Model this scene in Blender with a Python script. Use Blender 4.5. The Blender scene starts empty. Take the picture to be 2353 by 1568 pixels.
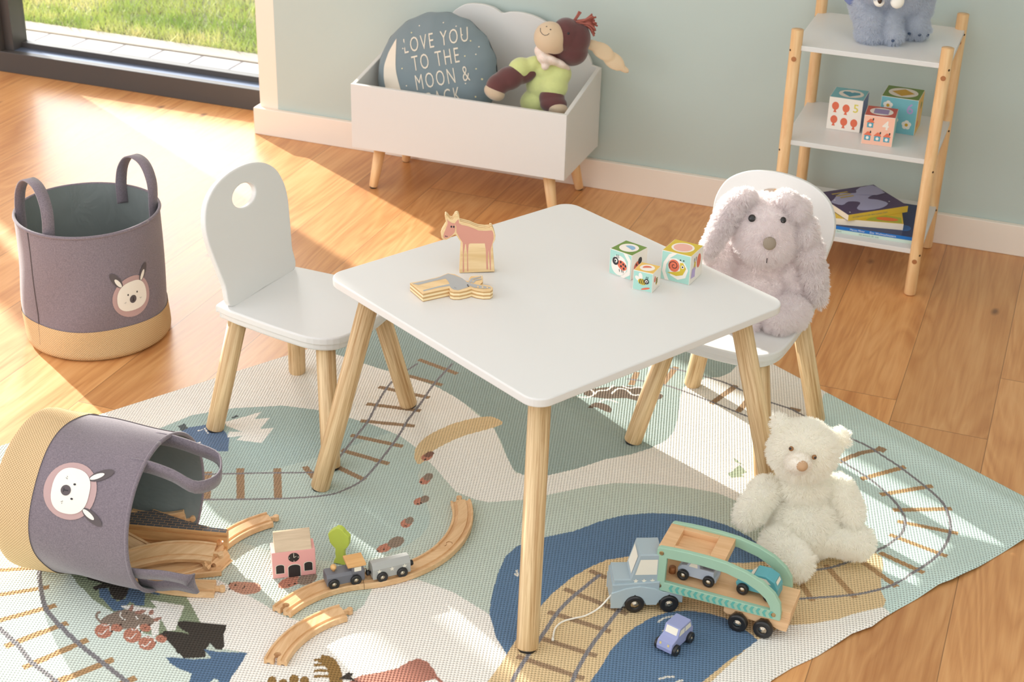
import bpy, bmesh, math, random
import numpy as np
from mathutils import Vector, Matrix, Euler, Quaternion
random.seed(4); RNG = np.random.default_rng(4)
PI = math.pi
SC = bpy.context.scene
COL = SC.collection

# ------------------------------------------------------------------ camera
IW, IH = 2353, 1568
FPX, PITCH, ROLL, CAMH, WY = 3598.01, 0.4800462, -0.0266126, 1.70851, -0.3487088
def cam_axes():
    f = Vector((0, math.cos(PITCH), -math.sin(PITCH))); r = Vector((1, 0, 0)); d = f.cross(r)
    c, s = math.cos(ROLL), math.sin(ROLL)
    r2 = r*c + d*s; d2 = -r*s + d*c
    Q = Matrix(((math.cos(WY), math.sin(WY), 0), (-math.sin(WY), math.cos(WY), 0), (0, 0, 1)))
    return Q @ r2, Q @ d2, Q @ f
CR, CD, CF = cam_axes()
cam_d = bpy.data.cameras.new('camera'); cam = bpy.data.objects.new('camera', cam_d); COL.objects.link(cam)
cam_d.sensor_width = 36; cam_d.lens = FPX/IW*36; cam_d.clip_end = 60; cam_d.clip_start = .05
cam.matrix_world = Matrix(((CR.x, -CD.x, -CF.x, 0), (CR.y, -CD.y, -CF.y, 0), (CR.z, -CD.z, -CF.z, CAMH), (0, 0, 0, 1)))
cam_d.dof.use_dof = True; cam_d.dof.focus_distance = 2.95; cam_d.dof.aperture_fstop = 9.0
SC.camera = cam
_NR = np.array([list(CR), list(CD), list(CF)])
def U(px, py, z=0.0):
    """point of the place seen at photo pixel (px,py) at height z"""
    d = CR*((px-IW/2)/FPX) + CD*((py-IH/2)/FPX) + CF
    t = (z-CAMH)/d.z
    return Vector((d.x*t, d.y*t, z))
def UN(pts, z=0.0):
    p = np.asarray(pts, float); d = np.c_[(p-np.array([IW/2, IH/2]))/FPX, np.ones(len(p))] @ _NR
    return (d*((z-CAMH)/d[:, 2])[:, None])[:, :2]

# ------------------------------------------------------------------ light
SC.view_settings.view_transform = 'Standard'; SC.view_settings.look = 'None'
SC.view_settings.gamma = 1; SC.view_settings.use_curve_mapping = False
SC.view_settings.exposure = 0.33
SC.cycles.use_denoising = True
SC.cycles.max_bounces = 12; SC.cycles.diffuse_bounces = 7; SC.cycles.transmission_bounces = 8; SC.cycles.glossy_bounces = 3
SC.cycles.transparent_max_bounces = 8
SC.cycles.sample_clamp_indirect = 6
w = bpy.data.worlds.new('sky'); SC.world = w; w.use_nodes = True
bg = w.node_tree.nodes['Background']; bg.inputs[1].default_value = 1
# hazy white sky, brightest in a wide glow low over the garden on the sun's side
_t = w.node_tree; _tc = _t.nodes.new('ShaderNodeTexCoord'); _dp = _t.nodes.new('ShaderNodeVectorMath'); _dp.operation = 'DOT_PRODUCT'
_ga, _ge = math.radians(128), math.radians(24)
_dp.inputs[1].default_value = (math.cos(_ga)*math.cos(_ge), math.sin(_ga)*math.cos(_ge), math.sin(_ge))
_t.links.new(_tc.outputs['Generated'], _dp.inputs[0])
def _m(op, a, b):
    x = _t.nodes.new('ShaderNodeMath'); x.operation = op
    for i, v in enumerate((a, b)):
        if isinstance(v, (int, float)): x.inputs[i].default_value = v
        else: _t.links.new(v, x.inputs[i])
    return x.outputs[0]
_g = _m('MULTIPLY', _m('POWER', _m('MAXIMUM', _dp.outputs['Value'], 0.0), 15.0), 5.6)
_mx = _t.nodes.new('ShaderNodeMix'); _mx.data_type = 'RGBA'; _mx.blend_type = 'ADD'; _mx.inputs[0].default_value = 1
_mx.inputs[6].default_value = (1.04, 1.05, 1.06, 1)
_cb = _t.nodes.new('ShaderNodeVectorMath'); _cb.operation = 'SCALE'; _cb.inputs[0].default_value = (1, .97, .97); _t.links.new(_g, _cb.inputs['Scale'])
_t.links.new(_cb.outputs[0], _mx.inputs[7]); _t.links.new(_mx.outputs[2], bg.inputs[0])
sd = bpy.data.lights.new('sun', 'SUN'); sun = bpy.data.objects.new('sun', sd); COL.objects.link(sun)
SAZ, SEL = math.radians(-31), math.radians(19.6)
sd.energy = 10.5; sd.color = (1, .955, .885); sd.angle = math.radians(.9)
sdir = Vector((math.cos(SAZ)*math.cos(SEL), math.sin(SAZ)*math.cos(SEL), -math.sin(SEL)))
sun.rotation_euler = sdir.to_track_quat('-Z', 'Y').to_euler(); sun.location = (-5, 6.5, 4)
ad = bpy.data.lights.new('left_fill_light', 'AREA'); al = bpy.data.objects.new('left_fill_light', ad); COL.objects.link(al)  # soft fill added at the left, standing in for unseen glazing
ad.shape = 'RECTANGLE'; ad.size = 3.4; ad.size_y = 2.2; ad.energy = 32; ad.color = (1, 1, 1)
al.location = (-4.6, .2, 1.6)
al.rotation_euler = (Vector((-.9, 2.9, .3))-al.location).to_track_quat('-Z', 'Y').to_euler()

# ------------------------------------------------------------------ materials
def srgb(r, g, b, a=1):
    def c(x):
        x /= 255.; return x/12.92 if x <= .04045 else ((x+.055)/1.055)**2.4
    return (c(r), c(g), c(b), a)
MATS = {}
def mat(name, col, rough=.5, spec=.5, metal=0, sheen=0, coat=0):
    if name in MATS: return MATS[name]
    m = bpy.data.materials.new(name); m.use_nodes = True
    b = m.node_tree.nodes['Principled BSDF']
    b.inputs['Base Color'].default_value = col; b.inputs['Roughness'].default_value = rough
    b.inputs['Specular IOR Level'].default_value = spec; b.inputs['Metallic'].default_value = metal
    b.inputs['Sheen Weight'].default_value = sheen; b.inputs['Coat Weight'].default_value = coat
    m.diffuse_color = col
    MATS[name] = m; return m
class N:
    """small node helper"""
    def __init__(s, m): s.t = m.node_tree; s.b = s.t.nodes['Principled BSDF']
    def n(s, typ, **kw):
        x = s.t.nodes.new(typ)
        for k, v in kw.items(): setattr(x, k, v)
        return x
    def l(s, a, b): s.t.links.new(a, b)
    def math(s, op, a, b=None, c=None):
        x = s.n('ShaderNodeMath', operation=op)
        for i, v in enumerate((a, b, c)):
            if v is None: continue
            if isinstance(v, (int, float)): x.inputs[i].default_value = v
            else: s.l(v, x.inputs[i])
        return x.outputs[0]
    def mix(s, f, a, b, bt='MIX'):
        x = s.n('ShaderNodeMix', data_type='RGBA', blend_type=bt)
        for i, v in ((0, f), (6, a), (7, b)):
            if isinstance(v, (int, float)): x.inputs[i].default_value = v
            elif isinstance(v, tuple): x.inputs[i].default_value = v
            else: s.l(v, x.inputs[i])
        return x.outputs[2]
    def coord(s, out='Object', scale=(1, 1, 1), loc=(0, 0, 0)):
        tc = s.n('ShaderNodeTexCoord'); mp = s.n('ShaderNodeMapping')
        mp.inputs['Scale'].default_value = scale; mp.inputs['Location'].default_value = loc
        s.l(tc.outputs[out], mp.inputs[0]); return mp.outputs[0]
    def noise(s, vec, scale=5, detail=3, rough=.5, dist=0):
        x = s.n('ShaderNodeTexNoise'); x.inputs['Scale'].default_value = scale; x.inputs['Detail'].default_value = detail
        x.inputs['Roughness'].default_value = rough; x.inputs['Distortion'].default_value = dist
        s.l(vec, x.inputs['Vector']); return x.outputs['Fac']
    def ramp(s, f, stops):
        x = s.n('ShaderNodeValToRGB'); e = x.color_ramp.elements
        while len(e) < len(stops): e.new(.5)
        for i, (p, c) in enumerate(stops): e[i].position = p; e[i].color = c
        s.l(f, x.inputs[0]); return x.outputs[0]
    def bump(s, h, strength=.3, dist=.001):
        x = s.n('ShaderNodeBump'); x.inputs['Strength'].default_value = strength; x.inputs['Distance'].default_value = dist
        s.l(h, x.inputs['Height']); s.l(x.outputs[0], s.b.inputs['Normal'])
def wood(name, c1, c2, axis='Z', s=90, stretch=14, rough=.5, strength=.12):
    if name in MATS: return MATS[name]
    m = mat(name, c1, rough); n = N(m)
    sc = [s, s, s]; sc['XYZ'.index(axis)] = s/stretch
    v = n.coord('Object', tuple(sc))
    f = n.noise(v, 1, 4, .6, .6)
    sc2 = [s*.22, s*.22, s*.22]; sc2['XYZ'.index(axis)] = s*.22/stretch
    f2 = n.noise(n.coord('Object', tuple(sc2), (3, 1, 7)), 1, 2, .5, .8)
    fm = n.math('ADD', n.math('MULTIPLY', f, .6), n.math('MULTIPLY', f2, .4))
    c = n.ramp(fm, [(.36, c2), (.62, c1)])
    n.l(c, n.b.inputs['Base Color']); n.bump(f, strength, .0006)
    return m
WHITE = mat('white_lacquer', (.715, .71, .695, 1), .38, .45)
ASH = wood('pale_ash_wood', srgb(232, 204, 160), srgb(176, 134, 84), 'Z', 260, 34, .5, .25)
PINE = wood('golden_pine_wood', srgb(242, 206, 156), srgb(220, 170, 116), 'Z', 60, 10, .42, .1)
PINE2 = wood('golden_pine_side_wood', srgb(236, 192, 132), srgb(214, 160, 100), 'X', 60, 10, .42, .1)
BEECH = wood('pale_beech_wood', srgb(228, 190, 145), srgb(206, 160, 112), 'X', 120, 8, .45, .1)
BEECHE = mat('beech_groove', srgb(196, 144, 98), .5)
PLY = wood('birch_plywood', srgb(240, 212, 166), srgb(220, 184, 130), 'X', 80, 8, .5, .1)
KNOT = mat('knot_brown', srgb(172, 112, 68), .5)
DARKHOLE = mat('dark_hole', srgb(70, 45, 28), .7)
BLACK = mat('black_rubber', srgb(38, 36, 36), .32, .5)
STEEL = mat('brushed_steel', srgb(190, 178, 160), .25, .5, 1)
BRASS = mat('warm_metal', srgb(196, 170, 130), .3, .5, 1)

# ------------------------------------------------------------------ mesh builder
def frame(o, x, y=None, z=None):
    """matrix with origin o, x axis, and z (normal) or y"""
    o = Vector(o); x = Vector(x).normalized()
    if z is not None:
        z = Vector(z); z = (z - x*z.dot(x)).normalized(); y = z.cross(x)
    else:
        y = Vector(y); y = (y - x*y.dot(x)).normalized(); z = x.cross(y)
    return Matrix(((x.x, y.x, z.x, o.x), (x.y, y.y, z.y, o.y), (x.z, y.z, z.z, o.z), (0, 0, 0, 1)))
def T(x=0, y=0, z=0): return Matrix.Translation((x, y, z))
def RZ(a): return Matrix.Rotation(a, 4, 'Z')
def RX(a): return Matrix.Rotation(a, 4, 'X')
def RY(a): return Matrix.Rotation(a, 4, 'Y')
I4 = Matrix.Identity(4)
class MB:
    def __init__(s): s.v = []; s.f = []; s.mi = []; s.sm = []; s.mats = []
    def add(s, verts, faces, m, smooth=False, M=None):
        if m not in s.mats: s.mats.append(m)
        k = s.mats.index(m); o = len(s.v)
        for p in verts:
            p = Vector(p)
            if M is not None: p = M @ p
            s.v.append((p.x, p.y, p.z))
        for i, fc in enumerate(faces):
            s.f.append([a+o for a in fc]); s.mi.append(k); s.sm.append(smooth)
        return s
    def bm(s, bm, m, smooth=False, M=None):
        bm.verts.index_update()
        s.add([v.co for v in bm.verts], [[v.index for v in f.verts] for f in bm.faces], m, smooth, M); bm.free(); return s
    def box(s, lo, hi, m, bev=0, M=None, seg=2):
        bm = bmesh.new(); bmesh.ops.create_cube(bm, size=1)
        lo = Vector(lo); hi = Vector(hi)
        for v in bm.verts: v.co = Vector((lo[i]+(v.co[i]+.5)*(hi[i]-lo[i]) for i in range(3)))
        if bev: bmesh.ops.bevel(bm, geom=bm.edges[:], offset=bev, segments=seg, profile=.6, affect='EDGES')
        return s.bm(bm, m, bool(bev) and seg > 2, M)
    def prism(s, pts, z0, z1, m, M=None, bev=0, seg=2, smooth=False, mside=None):
        bm = bmesh.new(); vs = [bm.verts.new((p[0], p[1], z0)) for p in pts]; f = bm.faces.new(vs)
        r = bmesh.ops.extrude_face_region(bm, geom=[f])
        for e in r['geom']:
            if isinstance(e, bmesh.types.BMVert): e.co.z = z1
        bmesh.ops.recalc_face_normals(bm, faces=bm.faces[:])
        if bev:
            ed = [e for e in bm.edges if abs(e.verts[0].co.z-e.verts[1].co.z) < 1e-7]
            bmesh.ops.bevel(bm, geom=ed, offset=bev, segments=seg, profile=.5, affect='EDGES')
        if mside is not None:
            bm.verts.index_update()
            V = [v.co.copy() for v in bm.verts]
            F1 = [[v.index for v in f.verts] for f in bm.faces if abs(f.normal.z) > .9]
            F2 = [[v.index for v in f.verts] for f in bm.faces if abs(f.normal.z) <= .9]
            bm.free(); s.add(V, F1, m, smooth, M); return s.add(V, F2, mside, smooth, M)
        return s.bm(bm, m, smooth, M)
    def lathe(s, prof, m, M=None, n=28, smooth=True):
        V = []; F = []
        for (r, z) in prof:
            for i in range(n):
                a = 2*PI*i/n; V.append((r*math.cos(a), r*math.sin(a), z))
        for j in range(len(prof)-1):
            for i in range(n):
                a = j*n+i; b = j*n+(i+1) % n; F.append((a, b, b+n, a+n))
        if prof[0][0] > 1e-6: F.append(tuple(reversed(range(n))))
        if prof[-1][0] > 1e-6: F.append(tuple(range((len(prof)-1)*n, len(prof)*n)))
        return s.add(V, F, m, smooth, M)
    def tube(s, pts, r, m, n=10, M=None, flat=None):
        """round tube (or flat strip when flat=(w,t)) along points"""
        pts = [Vector(p) for p in pts]; V = []; F = []; up = None
        for i, p in enumerate(pts):
            t = (pts[min(i+1, len(pts)-1)]-pts[max(i-1, 0)]).normalized()
            if up is None:
                up = Vector((0, 0, 1)) if abs(t.z) < .9 else Vector((1, 0, 0))
            a = t.cross(up).normalized(); up = a.cross(t).normalized()
            rr = r[i] if isinstance(r, (list, tuple)) else r
            for k in range(n):
                q = 2*PI*k/n; V.append(p+a*(math.cos(q)*rr)+up*(math.sin(q)*rr))
        for i in range(len(pts)-1):
            for k in range(n):
                a = i*n+k; b = i*n+(k+1) % n; F.append((a, b, b+n, a+n))
        F.append(tuple(reversed(range(n)))); F.append(tuple(range((len(pts)-1)*n, len(pts)*n)))
        return s.add(V, F, m, True, M)
    def ribbon(s, pts, sides, w, t, m, M=None):
        """strap: centre line points, side vectors (across the width), width, thickness"""
        V = []; F = []; n = len(pts); pts = [Vector(p) for p in pts]
        for i, p in enumerate(pts):
            tg = (pts[min(i+1, n-1)]-pts[max(i-1, 0)]).normalized(); sd_ = Vector(sides[i]); sd_ = (sd_-tg*sd_.dot(tg)).normalized()
            nn = tg.cross(sd_)
            for a, b in ((-1, -1), (1, -1), (1, 1), (-1, 1)): V.append(p+sd_*(a*w/2)+nn*(b*t/2))
        for i in range(n-1):
            for k in range(4):
                a = i*4+k; b = i*4+(k+1) % 4; F.append((a, b, b+4, a+4))
        F.append((3, 2, 1, 0)); F.append(((n-1)*4, (n-1)*4+1, (n-1)*4+2, (n-1)*4+3))
        return s.add(V, F, m, True, M)
    def decal(s, pts, m, M, h=.0002):
        return s.add([(p[0], p[1], h) for p in pts], [tuple(range(len(pts)))], m, False, M)
    def ell(s, c, r, m, M=None, seg=20, rings=12, smooth=True):
        bm = bmesh.new(); bmesh.ops.create_uvsphere(bm, u_segments=seg, v_segments=rings, radius=1)
        for v in bm.verts: v.co = Vector((c[0]+v.co.x*r[0], c[1]+v.co.y*r[1], c[2]+v.co.z*r[2]))
        return s.bm(bm, m, smooth, M)
    def build(s, name, parent=None, M=None, mods=None):
        me = bpy.data.meshes.new(name); me.from_pydata(s.v, [], s.f)
        for m in s.mats: me.materials.append(m)
        me.polygons.foreach_set('material_index', s.mi); me.polygons.foreach_set('use_smooth', s.sm); me.update()
        o = bpy.data.objects.new(name, me); COL.objects.link(o)
        if parent is not None: o.parent = parent
        if M is not None: o.matrix_local = M
        return o
def text_into(mb, txt, size, m, M, h=.0003, align='CENTER', space=1.0, line=1.0, bold=0.0, condense=1.0):
    c = bpy.data.curves.new('t', 'FONT'); c.body = txt; c.size = size; c.align_x = align; c.align_y = 'CENTER'
    c.space_character = space; c.space_line = line; c.offset = bold; c.resolution_u = 2
    o = bpy.data.objects.new('t', c); COL.objects.link(o)
    dg = bpy.context.evaluated_depsgraph_get(); me = bpy.data.meshes.new_from_object(o.evaluated_get(dg))
    V = [(v.co.x*condense, v.co.y, h) for v in me.vertices]; F = [tuple(p.vertices) for p in me.polygons]
    mb.add(V, F, m, False, M)
    bpy.data.objects.remove(o); bpy.data.curves.remove(c); bpy.data.meshes.remove(me)
def circ(cx, cy, rx, ry=None, n=28, a0=0, a1=2*PI):
    ry = rx if ry is None else ry
    full = abs(a1-a0-2*PI) < 1e-6; k = n if full else n+1
    return [(cx+rx*math.cos(a0+(a1-a0)*i/n), cy+ry*math.sin(a0+(a1-a0)*i/n)) for i in range(k)]
def rrect(x0, y0, x1, y1, r, n=6):
    P = []
    for cx, cy, a in ((x1-r, y1-r, 0), (x0+r, y1-r, PI/2), (x0+r, y0+r, PI), (x1-r, y0+r, 1.5*PI)):
        for i in range(n+1): P.append((cx+r*math.cos(a+PI/2*i/n), cy+r*math.sin(a+PI/2*i/n)))
    return P
def spl(pts, k=6, closed=True):
    """Catmull-Rom through points"""
    P = [Vector(p) for p in pts]; n = len(P); R = []
    rng = range(n) if closed else range(n-1)
    for i in rng:
        if closed: a, b, c, d = P[(i-1) % n], P[i], P[(i+1) % n], P[(i+2) % n]
        else: a, b, c, d = P[max(i-1, 0)], P[i], P[i+1], P[min(i+2, n-1)]
        for j in range(k):
            t = j/k; R.append(.5*((2*b)+(c-a)*t+(2*a-5*b+4*c-d)*t*t+(3*b-a-3*c+d)*t**3))
    if not closed: R.append(P[-1])
    return [tuple(p) for p in R]
def thing(name, label, cat, loc=(0, 0, 0), rz=0, group=None, M=None):
    o = bpy.data.objects.new(name, None); COL.objects.link(o); o.empty_display_size = .02
    if M is not None: o.matrix_world = M
    else: o.location = loc; o.rotation_euler = (0, 0, rz)
    o['label'] = label; o['category'] = cat
    if group: o['group'] = group
    return o
def tag(o, label, cat, group=None, kind=None):
    o['label'] = label; o['category'] = cat
    if group: o['group'] = group
    if kind: o['kind'] = kind
    return o
def struct(o, label=None, cat=None):
    o['kind'] = 'structure'
    if label: o['label'] = label
    if cat: o['category'] = cat
    return o
def kids(o): return [c for c in bpy.data.objects if c.parent == o]
def copy_tree(o, parent=None, M=None):
    c = o.copy(); COL.objects.link(c); c.parent = parent
    if M is not None: c.matrix_world = M
    for ch in kids(o): copy_tree(ch, c)
    return c
def apply_mods(o):
    dg = bpy.context.evaluated_depsgraph_get(); dg.update()
    me = bpy.data.meshes.new_from_object(o.evaluated_get(dg)); old = o.data
    o.modifiers.clear(); o.data = me; me.name = o.name
    return o

# ------------------------------------------------------------------ room
YW = 4.10
# floor: boards run towards the back wall
fm = mat('oak_floor_boards', srgb(200, 150, 98), .36, .5); n = N(fm)
tc = n.n('ShaderNodeTexCoord'); sp = n.n('ShaderNodeSeparateXYZ'); n.l(tc.outputs['Object'], sp.inputs[0])
xx = n.math('DIVIDE', n.math('ADD', sp.outputs[0], .232), .2069)
idx = n.math('FLOOR', xx); fx = n.math('FRACT', xx)
wn = n.n('ShaderNodeTexWhiteNoise', noise_dimensions='1D'); n.l(idx, wn.inputs['W'])
yy = n.math('ADD', n.math('DIVIDE', sp.outputs[1], 1.75), n.math('MULTIPLY', wn.outputs['Value'], 7.3))
idy = n.math('FLOOR', yy); fy = n.math('FRACT', yy)
cmb = n.n('ShaderNodeCombineXYZ'); n.l(idx, cmb.inputs[0]); n.l(idy, cmb.inputs[1])
wn2 = n.n('ShaderNodeTexWhiteNoise', noise_dimensions='2D'); n.l(cmb.outputs[0], wn2.inputs['Vector'])
off = n.n('ShaderNodeVectorMath', operation='SCALE'); n.l(wn2.outputs['Color'], off.inputs[0]); off.inputs['Scale'].default_value = 17
ad_ = n.n('ShaderNodeVectorMath', operation='ADD'); n.l(tc.outputs['Object'], ad_.inputs[0]); n.l(off.outputs[0], ad_.inputs[1])
def mp(scale):
    m_ = n.n('ShaderNodeMapping'); m_.inputs['Scale'].default_value = scale; n.l(ad_.outputs[0], m_.inputs[0]); return m_.outputs[0]
# cathedral grain: distorted rings
g0 = n.noise(mp((5.5, .75, 1)), 1.0, 3, .55, .9)
rings = n.math('FRACT', n.math('MULTIPLY', g0, 11))
rings = n.math('ABSOLUTE', n.math('SUBTRACT', rings, .5))
g1 = n.noise(mp((130, 5, 1)), 1.0, 3, .6, .2)
g2 = n.noise(mp((7, 1.1, 1)), 1.0, 2, .5, .3)
gm = n.math('ADD', n.math('MULTIPLY', rings, .30), n.math('ADD', n.math('MULTIPLY', g1, .40), n.math('MULTIPLY', g2, .55)))
base = n.ramp(gm, [(.36, srgb(186, 126, 74)), (.58, srgb(210, 154, 99)), (.82, srgb(226, 176, 122))])
tone = n.ramp(wn2.outputs['Value'], [(0, (.90, .87, .83, 1)), (.5, (1, .985, .97, 1)), (1, (1.12, 1.09, 1.03, 1))])
base = n.mix(1.0, base, tone, 'MULTIPLY')
vo = n.n('ShaderNodeTexVoronoi'); vo.inputs['Scale'].default_value = 1; n.l(mp((5.4, 2.9, 1)), vo.inputs['Vector'])
kd = n.math('ADD', vo.outputs['Distance'], n.math('MULTIPLY', n.noise(mp((60, 30, 1)), 1, 2, .5), .05))
kn = n.ramp(kd, [(.045, (1, 1, 1, 1)), (.10, (0, 0, 0, 1))])
vr = n.n('ShaderNodeSeparateColor'); n.l(vo.outputs['Color'], vr.inputs[0])
kn = n.math('MULTIPLY', kn, n.math('GREATER_THAN', vr.outputs[0], .30))
base = n.mix(n.math('MULTIPLY', kn, .75), base, srgb(92, 58, 36))
seam = n.math('MAXIMUM', n.math('GREATER_THAN', n.math('ABSOLUTE', n.math('SUBTRACT', fx, .5)), .4955),
              n.math('GREATER_THAN', n.math('ABSOLUTE', n.math('SUBTRACT', fy, .5)), .4994))
base = n.mix(n.math('MULTIPLY', seam, .6), base, srgb(104, 68, 40))
n.l(base, n.b.inputs['Base Color'])
n.b.inputs['Coat Weight'].default_value = .22; n.b.inputs['Coat Roughness'].default_value = .22
rg = n.math('ADD', .30, n.math('MULTIPLY', gm, .16)); n.l(rg, n.b.inputs['Roughness'])
n.bump(n.math('SUBTRACT', n.math('MULTIPLY', gm, .5), n.math('MULTIPLY', seam, 1.0)), .35, .0012)
o = MB().box((-7.6, -.6, -.05), (1.62, 4.30, 0), fm).build('floor'); struct(o, 'warm knotty oak plank floor, sunlit beside the window', 'floor')

wallm = mat('sage_green_paint', srgb(187, 200, 195), .85, .2); n = N(wallm)
n.bump(n.noise(n.coord('Object', (400, 400, 400)), 1, 2), .05, .0005)
jam = mat('cream_white_paint', srgb(240, 230, 215), .7, .3)
o = MB().box((-2.283, YW, 0), (1.6, YW+.2, 2.75), wallm).build('wall_back'); struct(o, 'pale sage green painted back wall', 'wall')
o = MB().box((-2.345, YW, 0), (-2.283, YW+.2, 2.75), jam).build('trim_1'); struct(o, 'cream white corner strip ending the green wall at the window', 'trim')
o = MB().box((1.5, -.6, 0), (1.62, YW, 2.75), wallm).build('wall_right'); struct(o, 'sage green side wall', 'wall')
bb = mat('baseboard_white', srgb(240, 230, 218), .5, .4)
b = MB(); b.prism([(-2.360, YW-.018), (1.5, YW-.018), (1.5, YW-.0005), (-2.3455, YW-.0005), (-2.3455, YW+.165), (-2.360, YW+.165)], 0, .086, bb, None, .002, 2)
o = b.build('baseboard_back'); struct(o, 'cream white baseboard along the sage wall', 'baseboard')
# window wall parts beyond the picture: lintel and piers that shape the sun patches
o = MB().box((-7.6, YW+.17, 1.88), (-2.345, YW+.21, 2.75), jam).box((-4.45, YW+.17, 0), (-3.50, YW+.21, 2.46), jam)\
    .build('wall_sun_blocker'); struct(o, 'unseen white pier and lintel shaped for the sun patches', 'wall')
# window frame
fr = mat('anthracite_aluminium', srgb(70, 66, 64), .42, .5); n = N(fr)
fr2 = mat('anodised_rail', srgb(120, 132, 156), .38, .5, .6)
gl = bpy.data.materials.new('window_glass'); gl.use_nodes = True; t = gl.node_tree; t.nodes.clear()
ou = t.nodes.new('ShaderNodeOutputMaterial'); mx = t.nodes.new('ShaderNodeMixShader'); tr = t.nodes.new('ShaderNodeBsdfTransparent'); gs = t.nodes.new('ShaderNodeBsdfGlossy')
tr.inputs[0].default_value = (.96, .975, .965, 1); gs.inputs['Roughness'].default_value = .02; mx.inputs[0].default_value = .05
t.links.new(tr.outputs[0], mx.inputs[1]); t.links.new(gs.outputs[0], mx.inputs[2]); t.links.new(mx.outputs[0], ou.inputs[0])
YG = 4.27
wf = bpy.data.objects.new('window_1', None); COL.objects.link(wf); struct(wf, 'dark grey framed floor-length window', 'window')
b = MB(); b.box((-3.50, YG, 0), (-2.345, YG+.028, .072), fr, .002); b.box((-3.50, YG+.075, .0), (-2.345, YG+.11, .088), fr, .002)
b.box((-3.50, YG, .07), (-3.445, YG+.03, 2.46), fr, .002); b.box((-3.50, YG+.03, .07), (-3.41, YG+.11, 2.46), fr, .002)
b.box((-3.50, YG, 2.40), (-2.345, YG+.11, 2.46), fr, .002); b.box((-2.42, YG+.06, .07), (-2.345, YG+.11, 2.4), fr, .002)
b.build('window_frame', wf)
MB().box((-3.445, YG+.028, .0), (-2.345, YG+.075, .070), fr2, .001).build('rail', wf)
MB().box((-3.42, YG+.085, .08), (-2.41, YG+.093, 2.41), gl).build('pane', wf)
w2 = bpy.data.objects.new('window_2', None); COL.objects.link(w2); struct(w2, 'second dark framed window further along', 'window')
b = MB()
for x0, x1 in ((-4.84, -4.59),): b.box((x0, YG, 0), (x1, YG+.03, 2.46), fr, .002)
b.box((-7.6, YG, 0), (-4.43, YG+.11, .08), fr, .002)
b.build('window_frame', w2)
MB().box((-7.5, YG+.085, .08), (-4.84, YG+.093, 2.46), gl).box((-4.62, YG+.085, .08), (-4.43, YG+.093, 2.46), gl).build('pane', w2)

# outside: pavers, kerb, lawn
pv = mat('pale_concrete_paver', srgb(214, 212, 214), .85); n = N(pv)
sp = n.n('ShaderNodeSeparateXYZ'); tc = n.n('ShaderNodeTexCoord'); n.l(tc.outputs['Object'], sp.inputs[0])
fx = n.math('FRACT', n.math('DIVIDE', n.math('ADD', sp.outputs[0], 3.605), .163))
jn = n.math('GREATER_THAN', n.math('ABSOLUTE', n.math('SUBTRACT', fx, .5)), .462)
n.l(n.mix(jn, srgb(206, 203, 206), srgb(96, 95, 104)), n.b.inputs['Base Color'])
o = MB().box((-9, YG+.11, -.06), (3, 4.765, -.02), pv).build('paver_path'); struct(o, 'row of pale concrete pavers outside the window', 'paving')
kb = mat('kerb_stone', srgb(160, 154, 148), .85); N(kb).bump(N(kb).noise(N(kb).coord('Object', (300, 300, 300)), 1, 2), .3, .001)
o = MB().box((-9, 4.77, -.06), (3, 4.86, -.015), kb, .004).build('kerb'); tag(o, 'grey beige kerb stone edging the lawn outside', 'kerb', kind='structure')
so = mat('lawn_soil', srgb(96, 104, 58), .9)
o = MB().box((-9, 4.86, -.06), (3, 8.5, -.03), so).build('lawn_ground'); struct(o, 'ground under the lawn', 'ground')
def grass():
    n_ = 52000
    X = RNG.uniform(-5.6, -1.9, n_); Y = 4.865 + RNG.uniform(0, 1, n_)**1.25*2.6
    h = RNG.uniform(.022, .055, n_); a = RNG.uniform(0, 2*PI, n_); w_ = RNG.uniform(.0014, .003, n_)
    lean = RNG.normal(0, .018, (n_, 2))
    V = np.zeros((n_, 3, 3)); dx, dy = np.cos(a)*w_, np.sin(a)*w_
    V[:, 0] = np.c_[X-dx, Y-dy, np.full(n_, -.03)]; V[:, 1] = np.c_[X+dx, Y+dy, np.full(n_, -.03)]
    V[:, 2] = np.c_[X+lean[:, 0], Y+lean[:, 1], h-.03]
    me = bpy.data.meshes.new('lawn_grass'); me.vertices.add(n_*3); me.vertices.foreach_set('co', V.ravel())
    me.loops.add(n_*3); me.loops.foreach_set('vertex_index', np.arange(n_*3, dtype=np.int32))
    me.polygons.add(n_); me.polygons.foreach_set('loop_start', np.arange(0, n_*3, 3, dtype=np.int32)); me.polygons.foreach_set('loop_total', np.full(n_, 3, dtype=np.int32))
    me.update(calc_edges=True)
    gm_ = mat('lawn_grass_blades', srgb(128, 160, 62), .7); n = N(gm_)
    c = n.ramp(n.noise(n.coord('Object', (3.2, 3.2, 1)), 1, 5, .7), [(.36, srgb(132, 168, 70)), (.50, srgb(190, 206, 120)), (.64, srgb(236, 226, 172))])
    n.l(c, n.b.inputs['Base Color'])
    n.b.inputs['Subsurface Weight'].default_value = 0
    me.materials.append(gm_)
    o = bpy.data.objects.new('lawn_grass', me); COL.objects.link(o); tag(o, 'sunlit green lawn grass outside the window', 'grass', kind='stuff')
grass()
# partial ceiling, out of view, added to stop sun coming over the wall
o = MB().box((-7.6, 2.7, 2.75), (1.62, 4.95, 2.9), jam).build('ceiling'); struct(o, 'unseen partial white ceiling added to block the sun', 'ceiling')
ZR = .006   # top of the rug

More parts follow.
